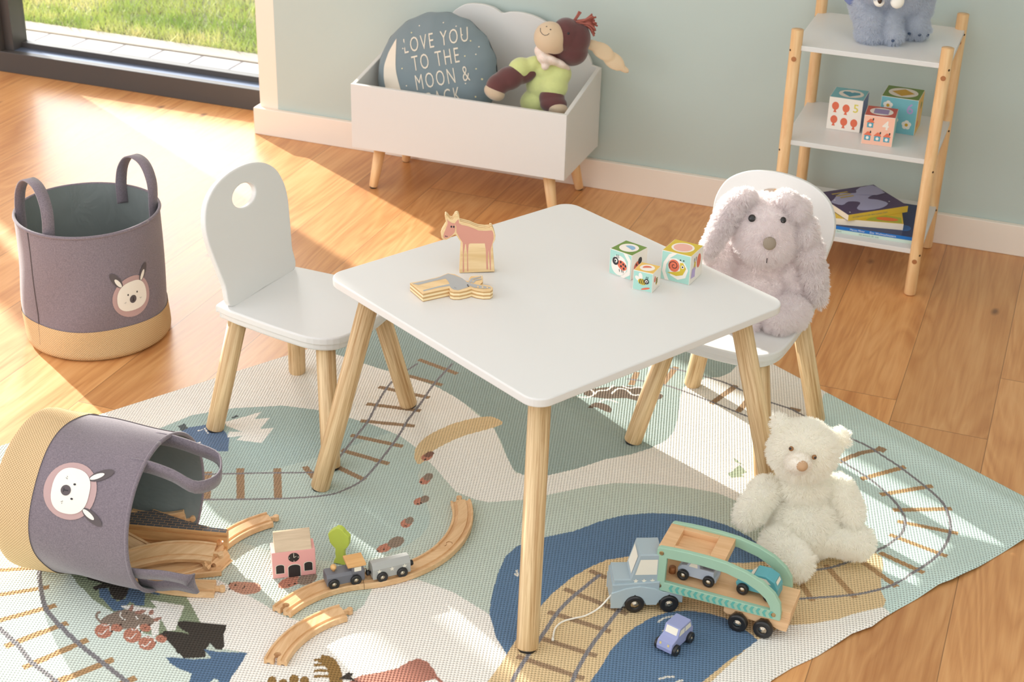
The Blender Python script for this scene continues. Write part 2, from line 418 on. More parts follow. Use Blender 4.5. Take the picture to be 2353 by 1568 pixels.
# ------------------------------------------------------------------ furniture
def leg(parent, p0, p1, r0, r1, m, name='leg', foot=None, rnd=.004, n=26):
    """round leg from p0 (bottom) to p1 (top); its grain follows its own axis"""
    p0 = Vector(p0); p1 = Vector(p1); L = (p1-p0).length
    M = frame(p0, (p1-p0).orthogonal(), None, (p1-p0)) if False else Matrix.Translation(p0) @ (p1-p0).to_track_quat('Z', 'Y').to_matrix().to_4x4()
    b = MB(); b.lathe([(r0-rnd, 0), (r0-rnd*.3, rnd*.3), (r0, rnd), (r1, L)], m, None, n)
    o = b.build(name, parent, M)
    if foot:
        MB().lathe([(r0*.8, -.004), (r0*.8, .001)], foot, None, 20).build('foot_pad', o)
    return o
def make_table():
    t = thing('play_table', 'square white children\'s table with rounded corners and pale wooden legs', 'table', (-.811, 2.452, 0), 0.2692)
    S_, h = .3, .474
    b = MB(); P = rrect(-S_, -S_, S_, S_, .034, 8)
    b.prism(P, h-.0165, h, WHITE, None, .003, 3)
    o = b.build('tabletop', t, RZ(PI/4))
    for k in range(4):
        a = k*PI/2
        d = Vector((math.cos(a), math.sin(a), 0))
        leg(t, d*.450+Vector((0, 0, ZR+.001)), d*.335+Vector((0, 0, h-.0165)), .0192, .0192, ASH, foot=BLACK)
    return t
make_table()

def make_chair():
    t = thing('kids_chair', 'white children\'s chair with arched backrest and empty seat left of the table', 'chair', (-1.384, 2.575, 0), math.radians(-8))
    sh = .285
    P = spl([(-.150, -.095), (-.135, -.118), (-.06, -.128), (.04, -.136), (.105, -.134), (.148, -.105), (.162, -.04), (.162, .04), (.148, .105), (.105, .134), (.04, .136), (-.06, .128), (-.135, .118), (-.150, .095)], 4)
    b = MB(); b.prism(P, sh-.017, sh, WHITE, None, .004, 3)
    P2 = [(x*.965, y*.96) for x, y in P]
    b.prism(P2, sh-.033, sh-.012, WHITE, None, .007, 3)
    b.build('seat', t)
    # backrest: outline in (across, up)
    O = spl([(-.106, 0), (-.115, .05), (-.127, .11), (-.134, .156), (-.129, .194), (-.108, .229), (-.064, .253), (0, .262), (.064, .253), (.108, .229), (.129, .194), (.134, .156), (.127, .11), (.115, .05), (.106, 0), (0, 0)], 5)
    H = circ(0, .203, .038, .024, 40)
    bm = bmesh.new(); th = .0135
    def ring(pts, z): return [bm.verts.new((p[0], p[1], z)) for p in pts]
    for z in (-th/2, th/2):
        ro = ring(O, z); rh = ring(H, z)
        eo = [bm.edges.new((ro[i], ro[(i+1) % len(ro)])) for i in range(len(ro))]; eh = [bm.edges.new((rh[i], rh[(i+1) % len(rh)])) for i in range(len(rh))]
        bmesh.ops.triangle_fill(bm, use_beauty=True, edges=eo+eh)
        if z < 0: A, B = ro, rh
        else:
            for X, Y in ((A, ro), (B, rh)):
                for i in range(len(X)): bm.faces.new((X[i], X[(i+1) % len(X)], Y[(i+1) % len(X)], Y[i]))
    bmesh.ops.recalc_face_normals(bm, faces=bm.faces[:])
    b = MB(); b.bm(bm, WHITE)
    o = b.build('backrest', t, Matrix.Translation((-.118, 0, sh-.001)) @ RY(math.radians(-11)) @ frame((0, 0, 0), (0, 1, 0), (0, 0, 1)))
    md = o.modifiers.new('b', 'BEVEL'); md.width = .003; md.segments = 2; md.limit_method = 'ANGLE'; md.angle_limit = math.radians(50)
    for sx in (-1, 1):
        for sy in (-1, 1):
            leg(t, (sx*.148, sy*.148, ZR+.001), (sx*.108, sy*.097, sh-.030), .019, .0195, ASH, foot=BLACK)
    return t
chair = make_chair()
c2 = copy_tree(chair, None, Matrix.Translation((-.5505, 2.864, 0)) @ RZ(math.atan2(-.984, -.175)))
c2['label'] = 'white children\'s chair right of the table, seating the lilac rabbit'
for c_ in (chair, c2): c_['group'] = 'children\'s chairs at the play table'

def make_toybox():
    x0, x1, y0, y1, z0 = -1.873, -1.236, 3.780, 4.078, .133
    t = thing('toy_chest', 'white wooden toy chest on short splayed legs with a cloud shaped back', 'toy chest', (-1.5545, 3.93, 0))
    ox, oy = 1.5545, -3.93
    def bx(n_, lo, hi): return MB().box((lo[0]+ox, lo[1]+oy, lo[2]), (hi[0]+ox, hi[1]+oy, hi[2]), WHITE, .0015).build(n_, t)
    bx('front_panel', (x0, y0, z0), (x1, y0+.012, .320)); bx('bottom_panel', (x0+.012, y0+.012, z0+.004), (x1-.012, y1-.012, z0+.016))
    for xx_ in (x0, x1-.012):
        P = [(y0+.012, z0), (y1-.012, z0), (y1-.012, .368), (y0+.012, .320)]
        MB().prism([(a+oy, b_) for a, b_ in P], 0, .012, WHITE, None, .0012, 1).build('side_panel', t, frame((xx_+ox, 0, 0), (0, 1, 0), (0, 0, 1)))
    C = [(x0, z0), (x1, z0), (x1, .366), (-1.262, .372), (-1.272, .395), (-1.30, .425), (-1.36, .456), (-1.42, .485), (-1.47, .496), (-1.51, .494), (-1.535, .488), (-1.56, .50), (-1.60, .506), (-1.645, .50), (-1.68, .478), (-1.695, .455), (-1.72, .462), (-1.76, .456), (-1.80, .43), (-1.815, .40), (-1.83, .372), (x0, .366)]
    Q_ = C[:3] + spl(C[3:21], 5, False) + [C[21]]
    MB().prism([(a+ox, b_) for a, b_ in Q_], 0, .012, WHITE, None, .0015, 2).build('cloud_back_panel', t, frame((0, y1-.012+oy+.012, 0), (1, 0, 0), (0, 0, 1)))
    for sx, px in ((-1, x0+.065), (1, x1-.065)):
        for sy, py in ((-1, y0+.055), (1, y1-.05)):
            fy = py+sy*.010 if sy < 0 else py+.028
            fxx = px+sx*.022
            leg(t, (fxx+ox, fy+oy, .004), (px+ox, py+oy, z0+.002), .0125, .0175, PINE, foot=BLACK, rnd=.002)
    return t
make_toybox()

def make_shelf():
    X0, X1, Y0, Y1 = -.640, -.283, 3.726, 4.046
    t = thing('ladder_shelf', 'open shelf of four round wooden posts and three white boards by the wall', 'shelf', (-.4615, 3.886, 0))
    ox, oy = .4615, -3.886
    for z in (.605, .363, .124):
        MB().box((X0+ox-.006, Y0+oy-.004, z-.0125), (X1+ox+.010, Y1+oy+.006, z), WHITE, .0015).build('shelf_board', t)
    for x in (X0, X1):
        for y in (Y0, Y1):
            o = leg(t, (x+ox, y+oy, .001), (x+ox, y+oy, .643), .0148, .0148, PINE, name='post', rnd=.003)
            # plugs and knots on the post
            un = o.matrix_basis.to_3x3().inverted().to_4x4()
            for zz in (.572, .095):
                MB().lathe([(.0062, .0), (.0062, .0006), (.0, .0007)], KNOT, Matrix.Translation((0, 0, zz)) @ RZ(0) @ frame((0.0008, -.0146, 0), (1, 0, 0), None, (0, -1, 0)), 18, False).build('screw_plug', o, un)
            for zz in (.592, .335, .112):
                sx = -1 if x == X0 else 1
                MB().lathe([(.0028, 0), (.0028, .0004), (0, .0005)], DARKHOLE, frame((sx*.0108, -.0100, zz), (0, 0, 1), None, (sx*.72, -.69, 0)), 12, False).build('screw_hole', o, un)
    return t
make_shelf()

# ------------------------------------------------------------------ baskets
felt = mat('mauve_grey_felt', srgb(126, 116, 124), .9, .2, sheen=.3); n = N(felt)
nf = n.noise(n.coord('Object', (420, 420, 420)), 1, 3, .6); n.l(n.ramp(nf, [(.3, srgb(112, 102, 111)), (.7, srgb(138, 127, 134))]), n.b.inputs['Base Color']); n.bump(nf, .35, .0006)
lin = mat('grey_lining', srgb(128, 134, 132), .6, .35); n = N(lin)
n.bump(n.noise(n.coord('Object', (16, 16, 10)), 1, 3, .6, .6), .9, .006)
jute = mat('natural_jute_weave', srgb(214, 176, 124), .85, .2); n = N(jute)
def weave(n, sx, sy, c_lo, c_hi, uvname, strength, dist):
    uv = n.n('ShaderNodeAttribute', attribute_name=uvname); s_ = n.n('ShaderNodeSeparateXYZ'); n.l(uv.outputs['Vector'], s_.inputs[0])
    a = n.math('SINE', n.math('MULTIPLY', s_.outputs[0], 2*PI*sx)); b_ = n.math('SINE', n.math('MULTIPLY', s_.outputs[1], 2*PI*sy))
    h = n.math('ADD', n.math('MULTIPLY', n.math('MULTIPLY', a, b_), .5), .5)
    n.l(n.ramp(h, [(.12, c_lo), (.6, c_hi)]), n.b.inputs['Base Color']); n.bump(h, strength, dist)
weave(n, 190, 190, srgb(172, 140, 98), srgb(220, 192, 150), 'wuv', .6, .0012)
pinkp = mat('dusty_pink_print', srgb(190, 160, 158), .85, .2); ivory = mat('ivory_print', srgb(240, 234, 224), .8, .2)
dgrey = mat('dark_grey_print', srgb(98, 90, 92), .85, .2); blk = mat('black_print', srgb(36, 34, 36), .6)

def surf_patch(b, pts, m, Rf, h, sub=.006):
    """print a filled outline on the round wall: (u along circumference metres, z)"""
    bm = bmesh.new(); vs = [bm.verts.new((p[0], p[1], 0)) for p in pts]; ed = [bm.edges.new((vs[i], vs[(i+1) % len(vs)])) for i in range(len(vs))]
    bmesh.ops.triangle_fill(bm, use_beauty=True, edges=ed)
    xs = [p[0] for p in pts]; x = min(xs)+sub*.9137
    while x < max(xs):
        g = bm.verts[:]+bm.edges[:]+bm.faces[:]; bmesh.ops.bisect_plane(bm, geom=g, plane_co=(x, 0, 0), plane_no=(1, 0, 0)); x += sub
    ys = [p[1] for p in pts]; x = min(ys)+sub*.93
    while x < max(ys):
        g = bm.verts[:]+bm.edges[:]+bm.faces[:]; bmesh.ops.bisect_plane(bm, geom=g, plane_co=(0, x, 0), plane_no=(0, 1, 0)); x += sub
    bm.verts.index_update()
    V = []
    for v in bm.verts: V.append(Rf(v.co.x, v.co.y, h))
    b.add(V, [[v.index for v in f.verts] for f in bm.faces], m, False); bm.free()
def make_basket(label, M, r=.163, H=.31, band=.078, face_ang=0, squash=1.0, handles=((0, 0), (PI, 0)), lean=(0, 0), seed=1, zbot=0., handle_pts=None):
    t = thing('storage_basket', label, 'basket', M=M)
    rg_ = random.Random(seed)
    ph = [rg_.uniform(0, 6) for _ in range(5)]
    def R(a, z):
        u = z/H
        wob = .0035*math.sin(3*a+ph[0]+4*u)*(u*(1.2-u))*1.6+.0025*math.sin(5*a+ph[1]-7*u)*min(u*3, 1)*(1-u)*2
        base = r*(1+.018*math.cos(math.pi*u)*.6)
        if z < .012: base -= .012*(1-z/.012)**2
        return base+wob
    def P3(a, z, h=0):
        q = R(a, z)+h
        return Vector((q*math.cos(a), q*math.sin(a)*squash, z+zbot*0))
    n_ = 96
    def shell(z0, z1, rows, m, off=0., name='x', uv=False, flip=False):
        V = []; F = []; UV = []
        for j in range(rows+1):
            z = z0+(z1-z0)*j/rows
            for i in range(n_+1):
                a = 2*PI*i/n_; V.append(tuple(P3(a, z, off))); UV.append((r*a, z, 0))
        for j in range(rows):
            for i in range(n_):
                a = j*(n_+1)+i; q = (a, a+1, a+n_+2, a+n_+1); F.append(q[::-1] if flip else q)
        b = MB(); b.add(V, F, m, True); o = b.build(name, t)
        at = o.data.attributes.new('wuv', 'FLOAT_VECTOR', 'POINT'); at.data.foreach_set('vector', np.array(UV, dtype=np.float32).ravel())
        return o
    o1 = shell(band-.004, H, 24, felt, 0, 'felt_wall')
    # rolled rim
    b = MB(); b.tube([tuple(P3(2*PI*i/72, H-.003, -.0005)) for i in range(73)], .0038, felt, 8); b.build('rim', t)
    shell(0, band, 10, jute, .0015, 'jute_base')
    o2 = shell(.006, H-.002, 20, lin, -.0045, 'lining', flip=True)
    b = MB(); V = [tuple(P3(2*PI*i/n_, .0005, -.001)) for i in range(n_)]; b.add(V, [tuple(range(n_))], jute)
    V = [tuple(P3(2*PI*i/n_, .007, -.0045)) for i in range(n_)]; b.add(V, [tuple(range(n_))], lin); b.build('bottom', t)
    # side seam
    b = MB(); a = face_ang-1.45
    b.tube([tuple(P3(a, z, .0006)) for z in np.linspace(.004, H-.004, 14)], .0011, dgrey, 6); b.build('side_seam', t)
    # printed animal face, around angle face_ang
    fz, fu = .150, face_ang
    def Rf(u, v, h): return P3(fu+u/r, fz+v, h)
    b = MB()
    def sh(pts, m, h): surf_patch(b, pts, m, Rf, h)
    sh(circ(0, -.002, .049, .050, 36), pinkp, .0012)
    for s_ in (-1, 1):
        e = circ(0, 0, .009, .022, 18); aa = -s_*.55
        sh([(s_*.036+x*math.cos(aa)-y*math.sin(aa), .047+x*math.sin(aa)+y*math.cos(aa)) for x, y in e], dgrey, .0017)
        e = circ(0, -.003, .0045, .013, 14)
        sh([(s_*.034+x*math.cos(aa)-y*math.sin(aa), .043+x*math.sin(aa)+y*math.cos(aa)) for x, y in e], ivory, .0022)
    sh([(.0385*math.copysign(abs(math.cos(a))**.8, math.cos(a))*(1+.06*math.sin(-a)), .036*math.copysign(abs(math.sin(a))**.85, math.sin(a))) for a in [.05+2*PI*k/40 for k in range(40)]], ivory, .0022)
    for s_ in (-1, 1):
        sh(circ(s_*.012, .006, .0018, .0026, 8), blk, .0027)
        for k in range(3): sh([(s_*(.018+.003*k), -.010-.001*k), (s_*(.0186+.003*k), -.0096-.001*k), (s_*(.0206+.003*k), -.0135+.0015*k), (s_*(.020+.003*k), -.0138+.0015*k)], blk, .0027)
    sh(circ(0, -.008, .0088, .0098, 18), dgrey, .0027)
    sh([(-.0008, -.012), (.0008, -.012), (.0008, -.003), (-.0008, -.003)], blk, .0031)
    sh([(-.0035, -.0125), (.0035, -.0125), (.0035, -.0112), (-.0035, -.0112)], blk, .0031)
    b.build('animal_face_print', o1)
    # handles
    for pts, sides in handle_pts(P3, r, H):
        b = MB(); b.ribbon(pts, sides, .026, .0032, felt); b.build('handle', t)
    return t
def arch(P3, a, H, w=.052, up=.085, lean=.0, n=22, inward=-.002):
    """looped strap centred on angle a"""
    tang = Vector((-math.sin(a), math.cos(a), 0)); rad = Vector((math.cos(a), math.sin(a), 0))
    pts = []; sides = []
    p1 = P3(a-w/.163, H); p2 = P3(a+w/.163, H)
    C = (p1+p2)/2; hw = (p2-p1).length/2
    prof = [(-1, -.040), (-1, -.01), (-1.0, .02), (-.90, .048), (-.62, .072), (-.25, .084), (.25, .084), (.62, .072), (.90, .048), (1.0, .02), (1, -.01), (1, -.040)]
    prof = spl([(x, y) for x, y in prof], 4, False)
    for x, y in prof:
        k = max(0, y)/.085
        pts.append(C+tang*(x*hw)+rad*(lean*k-.0165)+Vector((0, 0, y*up/.085)))
        sides.append(rad+tang*(.25 if x < 0 else -.25)*(1-k))
    return pts, sides
CAMA = math.atan2(-2.75, 2.03)   # direction from the standing basket to the camera
def hp1(P3, r, H):
    aL = math.radians(240); aR = math.radians(64)
    return [arch(P3, aL, H, .078, .094, -.008), arch(P3, aR, H, .072, .090, .010)]
make_basket('mauve grey felt storage basket standing upright by the window with two loop handles', Matrix.Translation((-2.035, 2.75, .001)), face_ang=CAMA+.50, handle_pts=hp1, seed=3)
# ------------------------------------------------------------------ rug with its woven print
RUGC = U(1339, 607, 0); eB = (U(2400, 1168, 0)-RUGC); LB = eB.length; eB.normalize()
eA = Vector((eB.y, -eB.x, 0)); eA = -eA if eA.y > 0 else eA      # from the far corner towards the left front
def rug_uv(p): d = Vector((p[0], p[1], 0))-RUGC; return d.dot(eB), d.dot(eA)
CE = [(2392, 1196), (2353, 1241), (2315, 1262), (2289, 1277), (2246, 1305), (2187, 1335), (2157, 1345), (2110, 1373), (2068, 1396), (2033, 1418), (2004, 1441), (1957, 1458), (1923, 1479), (1880, 1505), (1820, 1533), (1778, 1560), (1740, 1590)]
CEw = [rug_uv(p) for p in UN(CE, .004)]
cw = np.array([q[1] for q in CEw]); cu = np.array([q[0] for q in CEw]); o_ = np.argsort(cw); cw = cw[o_]; cu = cu[o_]
cw = np.r_[-.01, cw, cw[-1]+.6, cw[-1]+1.2]; cu = np.r_[cu[0]+.01, cu, cu[-1]+.0, cu[-1]]
def make_rug():
    RES = .0021; WA = 2.02
    nw = int(WA/RES); wv = np.linspace(0, WA, nw); uc = np.interp(wv, cw, cu); nu = int(uc.max()/RES)
    S_ = np.linspace(0, 1, nu)
    Ug = S_[None, :]*uc[:, None]; Wg = np.repeat(wv[:, None], nu, 1)
    # slight wander of the long edges
    Wg = Wg + .004*np.sin(Ug*7+1)*np.exp(-Wg/.05)
    X = RUGC.x+eB.x*Ug+eA.x*Wg; Y = RUGC.y+eB.y*Ug+eA.y*Wg
    Z = np.full_like(X, .0055)
    dE = uc[:, None]-Ug      # distance to the right edge
    Z += .007*np.exp(-((Wg-.055)/.028)**2)*np.clip((Ug-.75)/.4, 0, 1)
    Z += .004*(np.sin(Wg*24+Ug*4)+1)*np.exp(-dE/.09)*np.clip(1.1-Wg, 0, 1)
    Z -= .0045*np.exp(-np.minimum(dE, np.minimum(Wg, Ug*0+9))/.004)*(Wg > -1)
    # ---- print
    C = np.zeros(X.shape+(3,), np.float32)
    def lin3(c): return np.array(srgb(*c)[:3], np.float32)
    SAGE = (202, 212, 200); CREAM = (247, 242, 234); MINT = (224, 234, 224); DARK = (164, 180, 174); AQUA = (208, 228, 222)
    BLUE = (102, 128, 156); BEIGE = (226, 198, 154); BROWN = (164, 136, 108); RAIL = (140, 136, 138); PINK = (188, 138, 120); CHAR = (72, 66, 60)
    C[:] = lin3(SAGE)
    xf = X.ravel(); yf = Y.ravel(); Cf = C.reshape(-1, 3)
    iu_all = None
    def fill(P, col):
        """P world xy outline; rows/cols limited through the rug frame"""
        P = np.asarray(P, float); d = P-np.array([RUGC.x, RUGC.y]); uu = d@np.array([eB.x, eB.y]); ww = d@np.array([eA.x, eA.y])
        j0 = max(0, int((ww.min()-.01)/WA*(nw-1))); j1 = min(nw, int((ww.max()+.01)/WA*(nw-1))+2)
        if j1 <= j0: return
        um = uc[j0:j1]; s0 = (uu.min()-.01)/um.max(); s1 = (uu.max()+.01)/um.min()
        i0 = max(0, int(s0*(nu-1))); i1 = min(nu, int(s1*(nu-1))+2)
        if i1 <= i0: return
        x = X[j0:j1, i0:i1]; y = Y[j0:j1, i0:i1]; ins = np.zeros(x.shape, bool)
        n_ = len(P)
        for a in range(n_):
            x0, y0 = P[a]; x1, y1 = P[(a+1) % n_]
            if y0 == y1: continue
            c_ = ((y0 > y) != (y1 > y)); ins ^= c_ & (x < (x1-x0)*(y-y0)/(y1-y0)+x0)
        C[j0:j1, i0:i1][ins] = lin3(col)
    def poly(pts, col, smooth=0):
        if smooth: pts = [p[:2] for p in spl([(a, b, 0) for a, b in pts], smooth)]
        fill(UN(pts, ZR), col)
    def line(pts, w_, col, smooth=4):
        if smooth and len(pts) > 2: pts = [p[:2] for p in spl([(a, b, 0) for a, b in pts], smooth, False)]
        P = UN(pts, ZR); L = []; R_ = []
        for i in range(len(P)):
            t_ = P[min(i+1, len(P)-1)]-P[max(i-1, 0)]; t_ = t_/(np.hypot(*t_)+1e-9); n_ = np.array([-t_[1], t_[0]])*w_/2
            L.append(P[i]+n_); R_.append(P[i]-n_)
        for i in range(len(P)-1): fill([L[i], L[i+1], R_[i+1], R_[i]], col)
    def blob(cx, cy, rx, ry, col, rot=0):
        c, s_ = math.cos(rot), math.sin(rot)
        poly([(cx+rx*math.cos(a)*c-ry*math.sin(a)*s_, cy+rx*math.cos(a)*s_+ry*math.sin(a)*c) for a in np.linspace(0, 2*PI, 20, endpoint=False)], col)
    # cream ground at the far left and the cream tongue
    poly([(140, 925), (560, 830), (730, 770), (1000, 870), (1136, 986), (1165, 1050), (1185, 1087), (1230, 1092), (1256, 1093), (1322, 1078), (1393, 1055), (1451, 1044), (1494, 1030), (1531, 1012), (1548, 992), (1563, 915), (1570, 890), (1623, 869), (1657, 866), (1680, 854), (1695, 837), (1700, 760), (1900, 800), (1960, 900), (1893, 912), (1880, 960), (1850, 1060), (1800, 1180), (1720, 1163), (1690, 1150), (1650, 1133), (1580, 1120), (1500, 1112), (1415, 1110), (1350, 1118), (1260, 1137), (1200, 1149), (1122, 1154), (1092, 1148), (1048, 1130), (1021, 1100), (1000, 1075), (945, 1021), (904, 995), (856, 976), (802, 960), (722, 941), (649, 932), (537, 938), (441, 954), (355, 989), (240, 1060), (60, 1120)], CREAM)
    # dark far corner
    poly([(752, 818), (766, 812), (820, 830), (875, 848), (933, 863), (1002, 888), (1049, 914), (1085, 939), (1111, 961), (1136, 986), (1152, 1015), (1165, 1050), (1180, 1080), (1200, 1091), (1256, 1093), (1322, 1078), (1393, 1055), (1451, 1044), (1494, 1030), (1531, 1012), (1548, 992), (1558, 960), (1563, 915), (1570, 890), (1600, 874), (1623, 869), (1657, 866), (1680, 854), (1695, 837), (1702, 800), (1600, 650), (1339, 560), (1100, 620), (800, 760)], DARK)
    # blue-grey circle behind the left chair
    poly([(355, 989), (441, 954), (537, 938), (649, 932), (722, 941), (802, 960), (856, 976), (904, 995), (945, 1021), (980, 1050), (960, 1090), (860, 1080), (700, 1090), (560, 1100), (440, 1090), (330, 1060)], (178, 197, 192))
    poly([(960, 1090), (980, 1050), (945, 1021), (904, 995), (850, 1010), (700, 1060), (560, 1090), (440, 1090), (450, 1200), (600, 1260), (760, 1290), (900, 1270), (985, 1210), (975, 1140)], (192, 208, 200), 3)
    # mint right end
    poly([(1893, 905), (1960, 880), (2450, 1150), (2450, 1260), (2025, 1440), (2036, 1396), (2025, 1360), (2029, 1305), (2012, 1271), (1867, 1271), (1820, 1200), (1830, 1080), (1880, 960)], AQUA)
    # bottom left mint
    poly([(-400, 1200), (60, 1270), (110, 1310), (158, 1316), (184, 1347), (219, 1382), (262, 1408), (330, 1455), (380, 1470), (421, 1513), (443, 1548), (455, 1620), (-400, 1700)], MINT)
    # big cream field in front
    poly([(425, 1365), (445, 1345), (500, 1332), (540, 1352), (600, 1385), (650, 1415), (700, 1431), (755, 1428), (800, 1416), (835, 1392), (860, 1345), (900, 1333), (960, 1332), (1040, 1360), (1125, 1412), (1140, 1460), (1165, 1500), (1120, 1580), (1040, 1700), (400, 1700), (470, 1568), (567, 1500), (510, 1490), (465, 1440)], CREAM)
    # blue lake
    poly([(1125, 1412), (1126, 1395), (1130, 1370), (1143, 1320), (1162, 1278), (1189, 1254), (1248, 1235), (1317, 1221), (1388, 1195), (1433, 1184), (1492, 1179), (1552, 1181), (1611, 1189), (1671, 1207), (1715, 1230), (1760, 1260), (1800, 1300), (1600, 1420), (1300, 1440), (1200, 1520), (1165, 1505), (1140, 1465)], BLUE)
    # cream bottom right
    poly([(1742, 1471), (1800, 1433), (1863, 1435), (1923, 1426), (1970, 1411), (2029, 1396), (2100, 1440), (1800, 1700), (1480, 1700), (1614, 1568), (1671, 1522), (1715, 1492)], CREAM)
    # beige road
    poly([(1000, 1700), (1120, 1568), (1150, 1528), (1168, 1498), (1205, 1440), (1239, 1397), (1269, 1364), (1317, 1325), (1358, 1302), (1394, 1287), (1450, 1278), (1560, 1290), (1709, 1294), (1760, 1290), (1820, 1280), (1867, 1271), (2012, 1271), (2027, 1283), (2029, 1305), (2024, 1326), (2025, 1360), (2036, 1381), (2029, 1396), (1970, 1411), (1923, 1426), (1863, 1435), (1800, 1438), (1742, 1471), (1715, 1492), (1600, 1600), (1240, 1700)], BEIGE)
    poly([(1290, 1660), (1355, 1568), (1382, 1531), (1403, 1495), (1433, 1462), (1462, 1439), (1501, 1418), (1537, 1406), (1581, 1403), (1626, 1409), (1668, 1421), (1710, 1445), (1742, 1471), (1715, 1492), (1671, 1522), (1614, 1568), (1500, 1680)], BLUE)
    # beige ramp stripe
    poly([(1118, 957), (1140, 961), (1154, 975), (1100, 992), (1064, 1002), (1020, 1022), (990, 1040), (972, 1062), (960, 1066), (952, 1050), (958, 1025), (985, 1000), (1030, 978), (1075, 964)], BEIGE, 3)
    # sleepers and rails
    for a, b, w_ in [((870, 889), (987, 914), .013), ((842, 928), (967, 944), .013), ((829, 967), (953, 979), .013), ((806, 1000), (926, 1026), .013), ((784, 1034), (894, 1066), .013), ((773, 1072), (838, 1103), .013), ((962, 826), (1051, 859), .013), ((936, 863), (1016, 885), .013), ((552, 1076), (553, 1148), .016), ((637, 1076), (639, 1148), .016), ((478, 1084), (474, 1150), .016), ((700, 1072), (722, 1098), .013),
                     ((1554, 843), (1523, 882), .014), ((1692, 886), (1634, 928), .014), ((1464, 855), (1450, 885), .014), ((1720, 918), (1696, 946), .014), ((1814, 938), (1840, 944), .012),
                     ((2080, 1073), (1978, 1101), .013), ((2143, 1117), (2023, 1137), .013), ((2187, 1170), (2052, 1172), .013), ((2202, 1226), (2062, 1198), .012), ((2176, 1281), (2044, 1229), .012), ((2123, 1320), (2021, 1271), .012), ((2061, 1349), (1982, 1292), .012), ((1965, 1375), (1897, 1298), .012), ((1867, 1383), (1837, 1335), .012),
                     ((1355, 1311), (1394, 1328), .012), ((1296, 1353), (1441, 1411), .012), ((1260, 1406), (1403, 1452), .012), ((1246, 1468), (1372, 1508), .012), ((1187, 1508), (1342, 1560), .012),
                     ((-20, 1312), (113, 1303), .011), ((-20, 1370), (113, 1349), .012), ((-20, 1431), (129, 1391), .013), ((10, 1486), (156, 1431), .014), ((53, 1535), (202, 1470), .014), ((120, 1572), (260, 1515), .015), ((260, 1580), (312, 1558), .015)]:
        line([a, b], w_, (184, 148, 108) if a[0] < 320 or a[0] > 1820 else BROWN, 0)
    line([(2023, 1033), (1975, 1042), (1927, 1063)], .013, BROWN); line([(2030, 1030), (2020, 1037)], .02, BROWN, 0)
    for pts, w_ in [([(1040, 835), (996, 884), (968, 925), (936, 967), (920, 995), (888, 1040), (840, 1097), (800, 1122), (750, 1138), (640, 1146), (460, 1148)], .0055),
                    ([(960, 835), (930, 855), (897, 881), (868, 925), (846, 967), (820, 1000), (792, 1035), (765, 1068), (738, 1084), (600, 1087), (460, 1090)], .0055),
                    ([(1440, 838), (1531, 844), (1626, 867), (1675, 883), (1709, 899), (1766, 923), (1824, 943), (1900, 985), (1960, 1010), (1993, 1025), (2029, 1048), (2067, 1073), (2118, 1112), (2156, 1145), (2174, 1170), (2184, 1206), (2179, 1239), (2161, 1270), (2138, 1293), (2101, 1317), (2055, 1343), (1991, 1362), (1927, 1371), (1820, 1378), (1700, 1385)], .006),
                    ([(1440, 870), (1520, 883), (1574, 900), (1634, 923), (1698, 949), (1800, 990), (1900, 1040), (1952, 1071), (2003, 1104), (2041, 1137), (2069, 1170), (2080, 1198), (2072, 1226), (2049, 1247), (2018, 1265), (1948, 1292), (1905, 1305), (1863, 1311), (1780, 1318)], .006),
                    ([(1379, 1320), (1340, 1352), (1308, 1379), (1278, 1412), (1251, 1453), (1209, 1513), (1180, 1560), (1165, 1600)], .0075),
                    ([(1480, 1350), (1430, 1394), (1394, 1438), (1358, 1486), (1328, 1537), (1312, 1575)], .0075),
                    ([(88, 1290), (90, 1303), (92, 1342), (105, 1398), (140, 1440), (184, 1482), (237, 1524), (290, 1566), (330, 1600)], .009),
                    ([(-30, 1415), (0, 1445), (40, 1482), (71, 1521), (119, 1558), (150, 1590)], .009)]:
        line(pts, w_, RAIL)
    # trees by the chair
    poly([(409, 995), (429, 983), (473, 976), (511, 985), (527, 1005), (524, 1037), (486, 1037), (470, 1027), (448, 1024), (429, 1008)], (108, 128, 156))
    poly([(408, 979), (424, 973), (432, 984), (418, 991)], (96, 102, 104)); poly([(532, 959), (545, 953), (548, 957), (536, 962)], (96, 102, 104))
    poly([(515, 970), (560, 958), (601, 946), (585, 963), (620, 960), (597, 986), (629, 983), (601, 1018), (543, 1011), (556, 1002), (521, 1005), (527, 992), (556, 992), (521, 979)], CREAM)
    for a, b in (((455, 990), (468, 986)), ((470, 984), (478, 996)), ((452, 1018), (462, 1016)), ((455, 1024), (463, 1021))): line([a, b], .003, CREAM, 0)
    # forest at the lower left
    DS = (150, 160, 132)
    poly([(158, 1316), (240, 1320), (350, 1350), (425, 1365), (445, 1400), (465, 1440), (430, 1470), (400, 1470), (330, 1455), (262, 1408), (219, 1382), (184, 1347)], DS)
    poly([(198, 1326), (211, 1324), (237, 1332), (264, 1340), (300, 1347), (292, 1366), (280, 1380), (262, 1378), (252, 1363), (250, 1350), (227, 1355), (219, 1358), (212, 1350), (235, 1341), (200, 1330)], CHAR)
    poly([(227, 1353), (248, 1352), (256, 1372), (269, 1382), (288, 1376), (297, 1350), (335, 1353), (331, 1392), (314, 1392), (298, 1382), (285, 1400), (277, 1403), (262, 1404), (245, 1387), (229, 1371)], (98, 120, 146))
    poly([(338, 1356), (369, 1354), (366, 1369), (345, 1363)], (98, 120, 146))
    poly([(277, 1392), (300, 1391), (350, 1398), (361, 1396), (345, 1379), (395, 1387), (424, 1392), (414, 1419), (408, 1432), (403, 1448), (385, 1450), (369, 1421), (366, 1434), (364, 1458), (350, 1463), (345, 1434), (316, 1421)], CREAM)
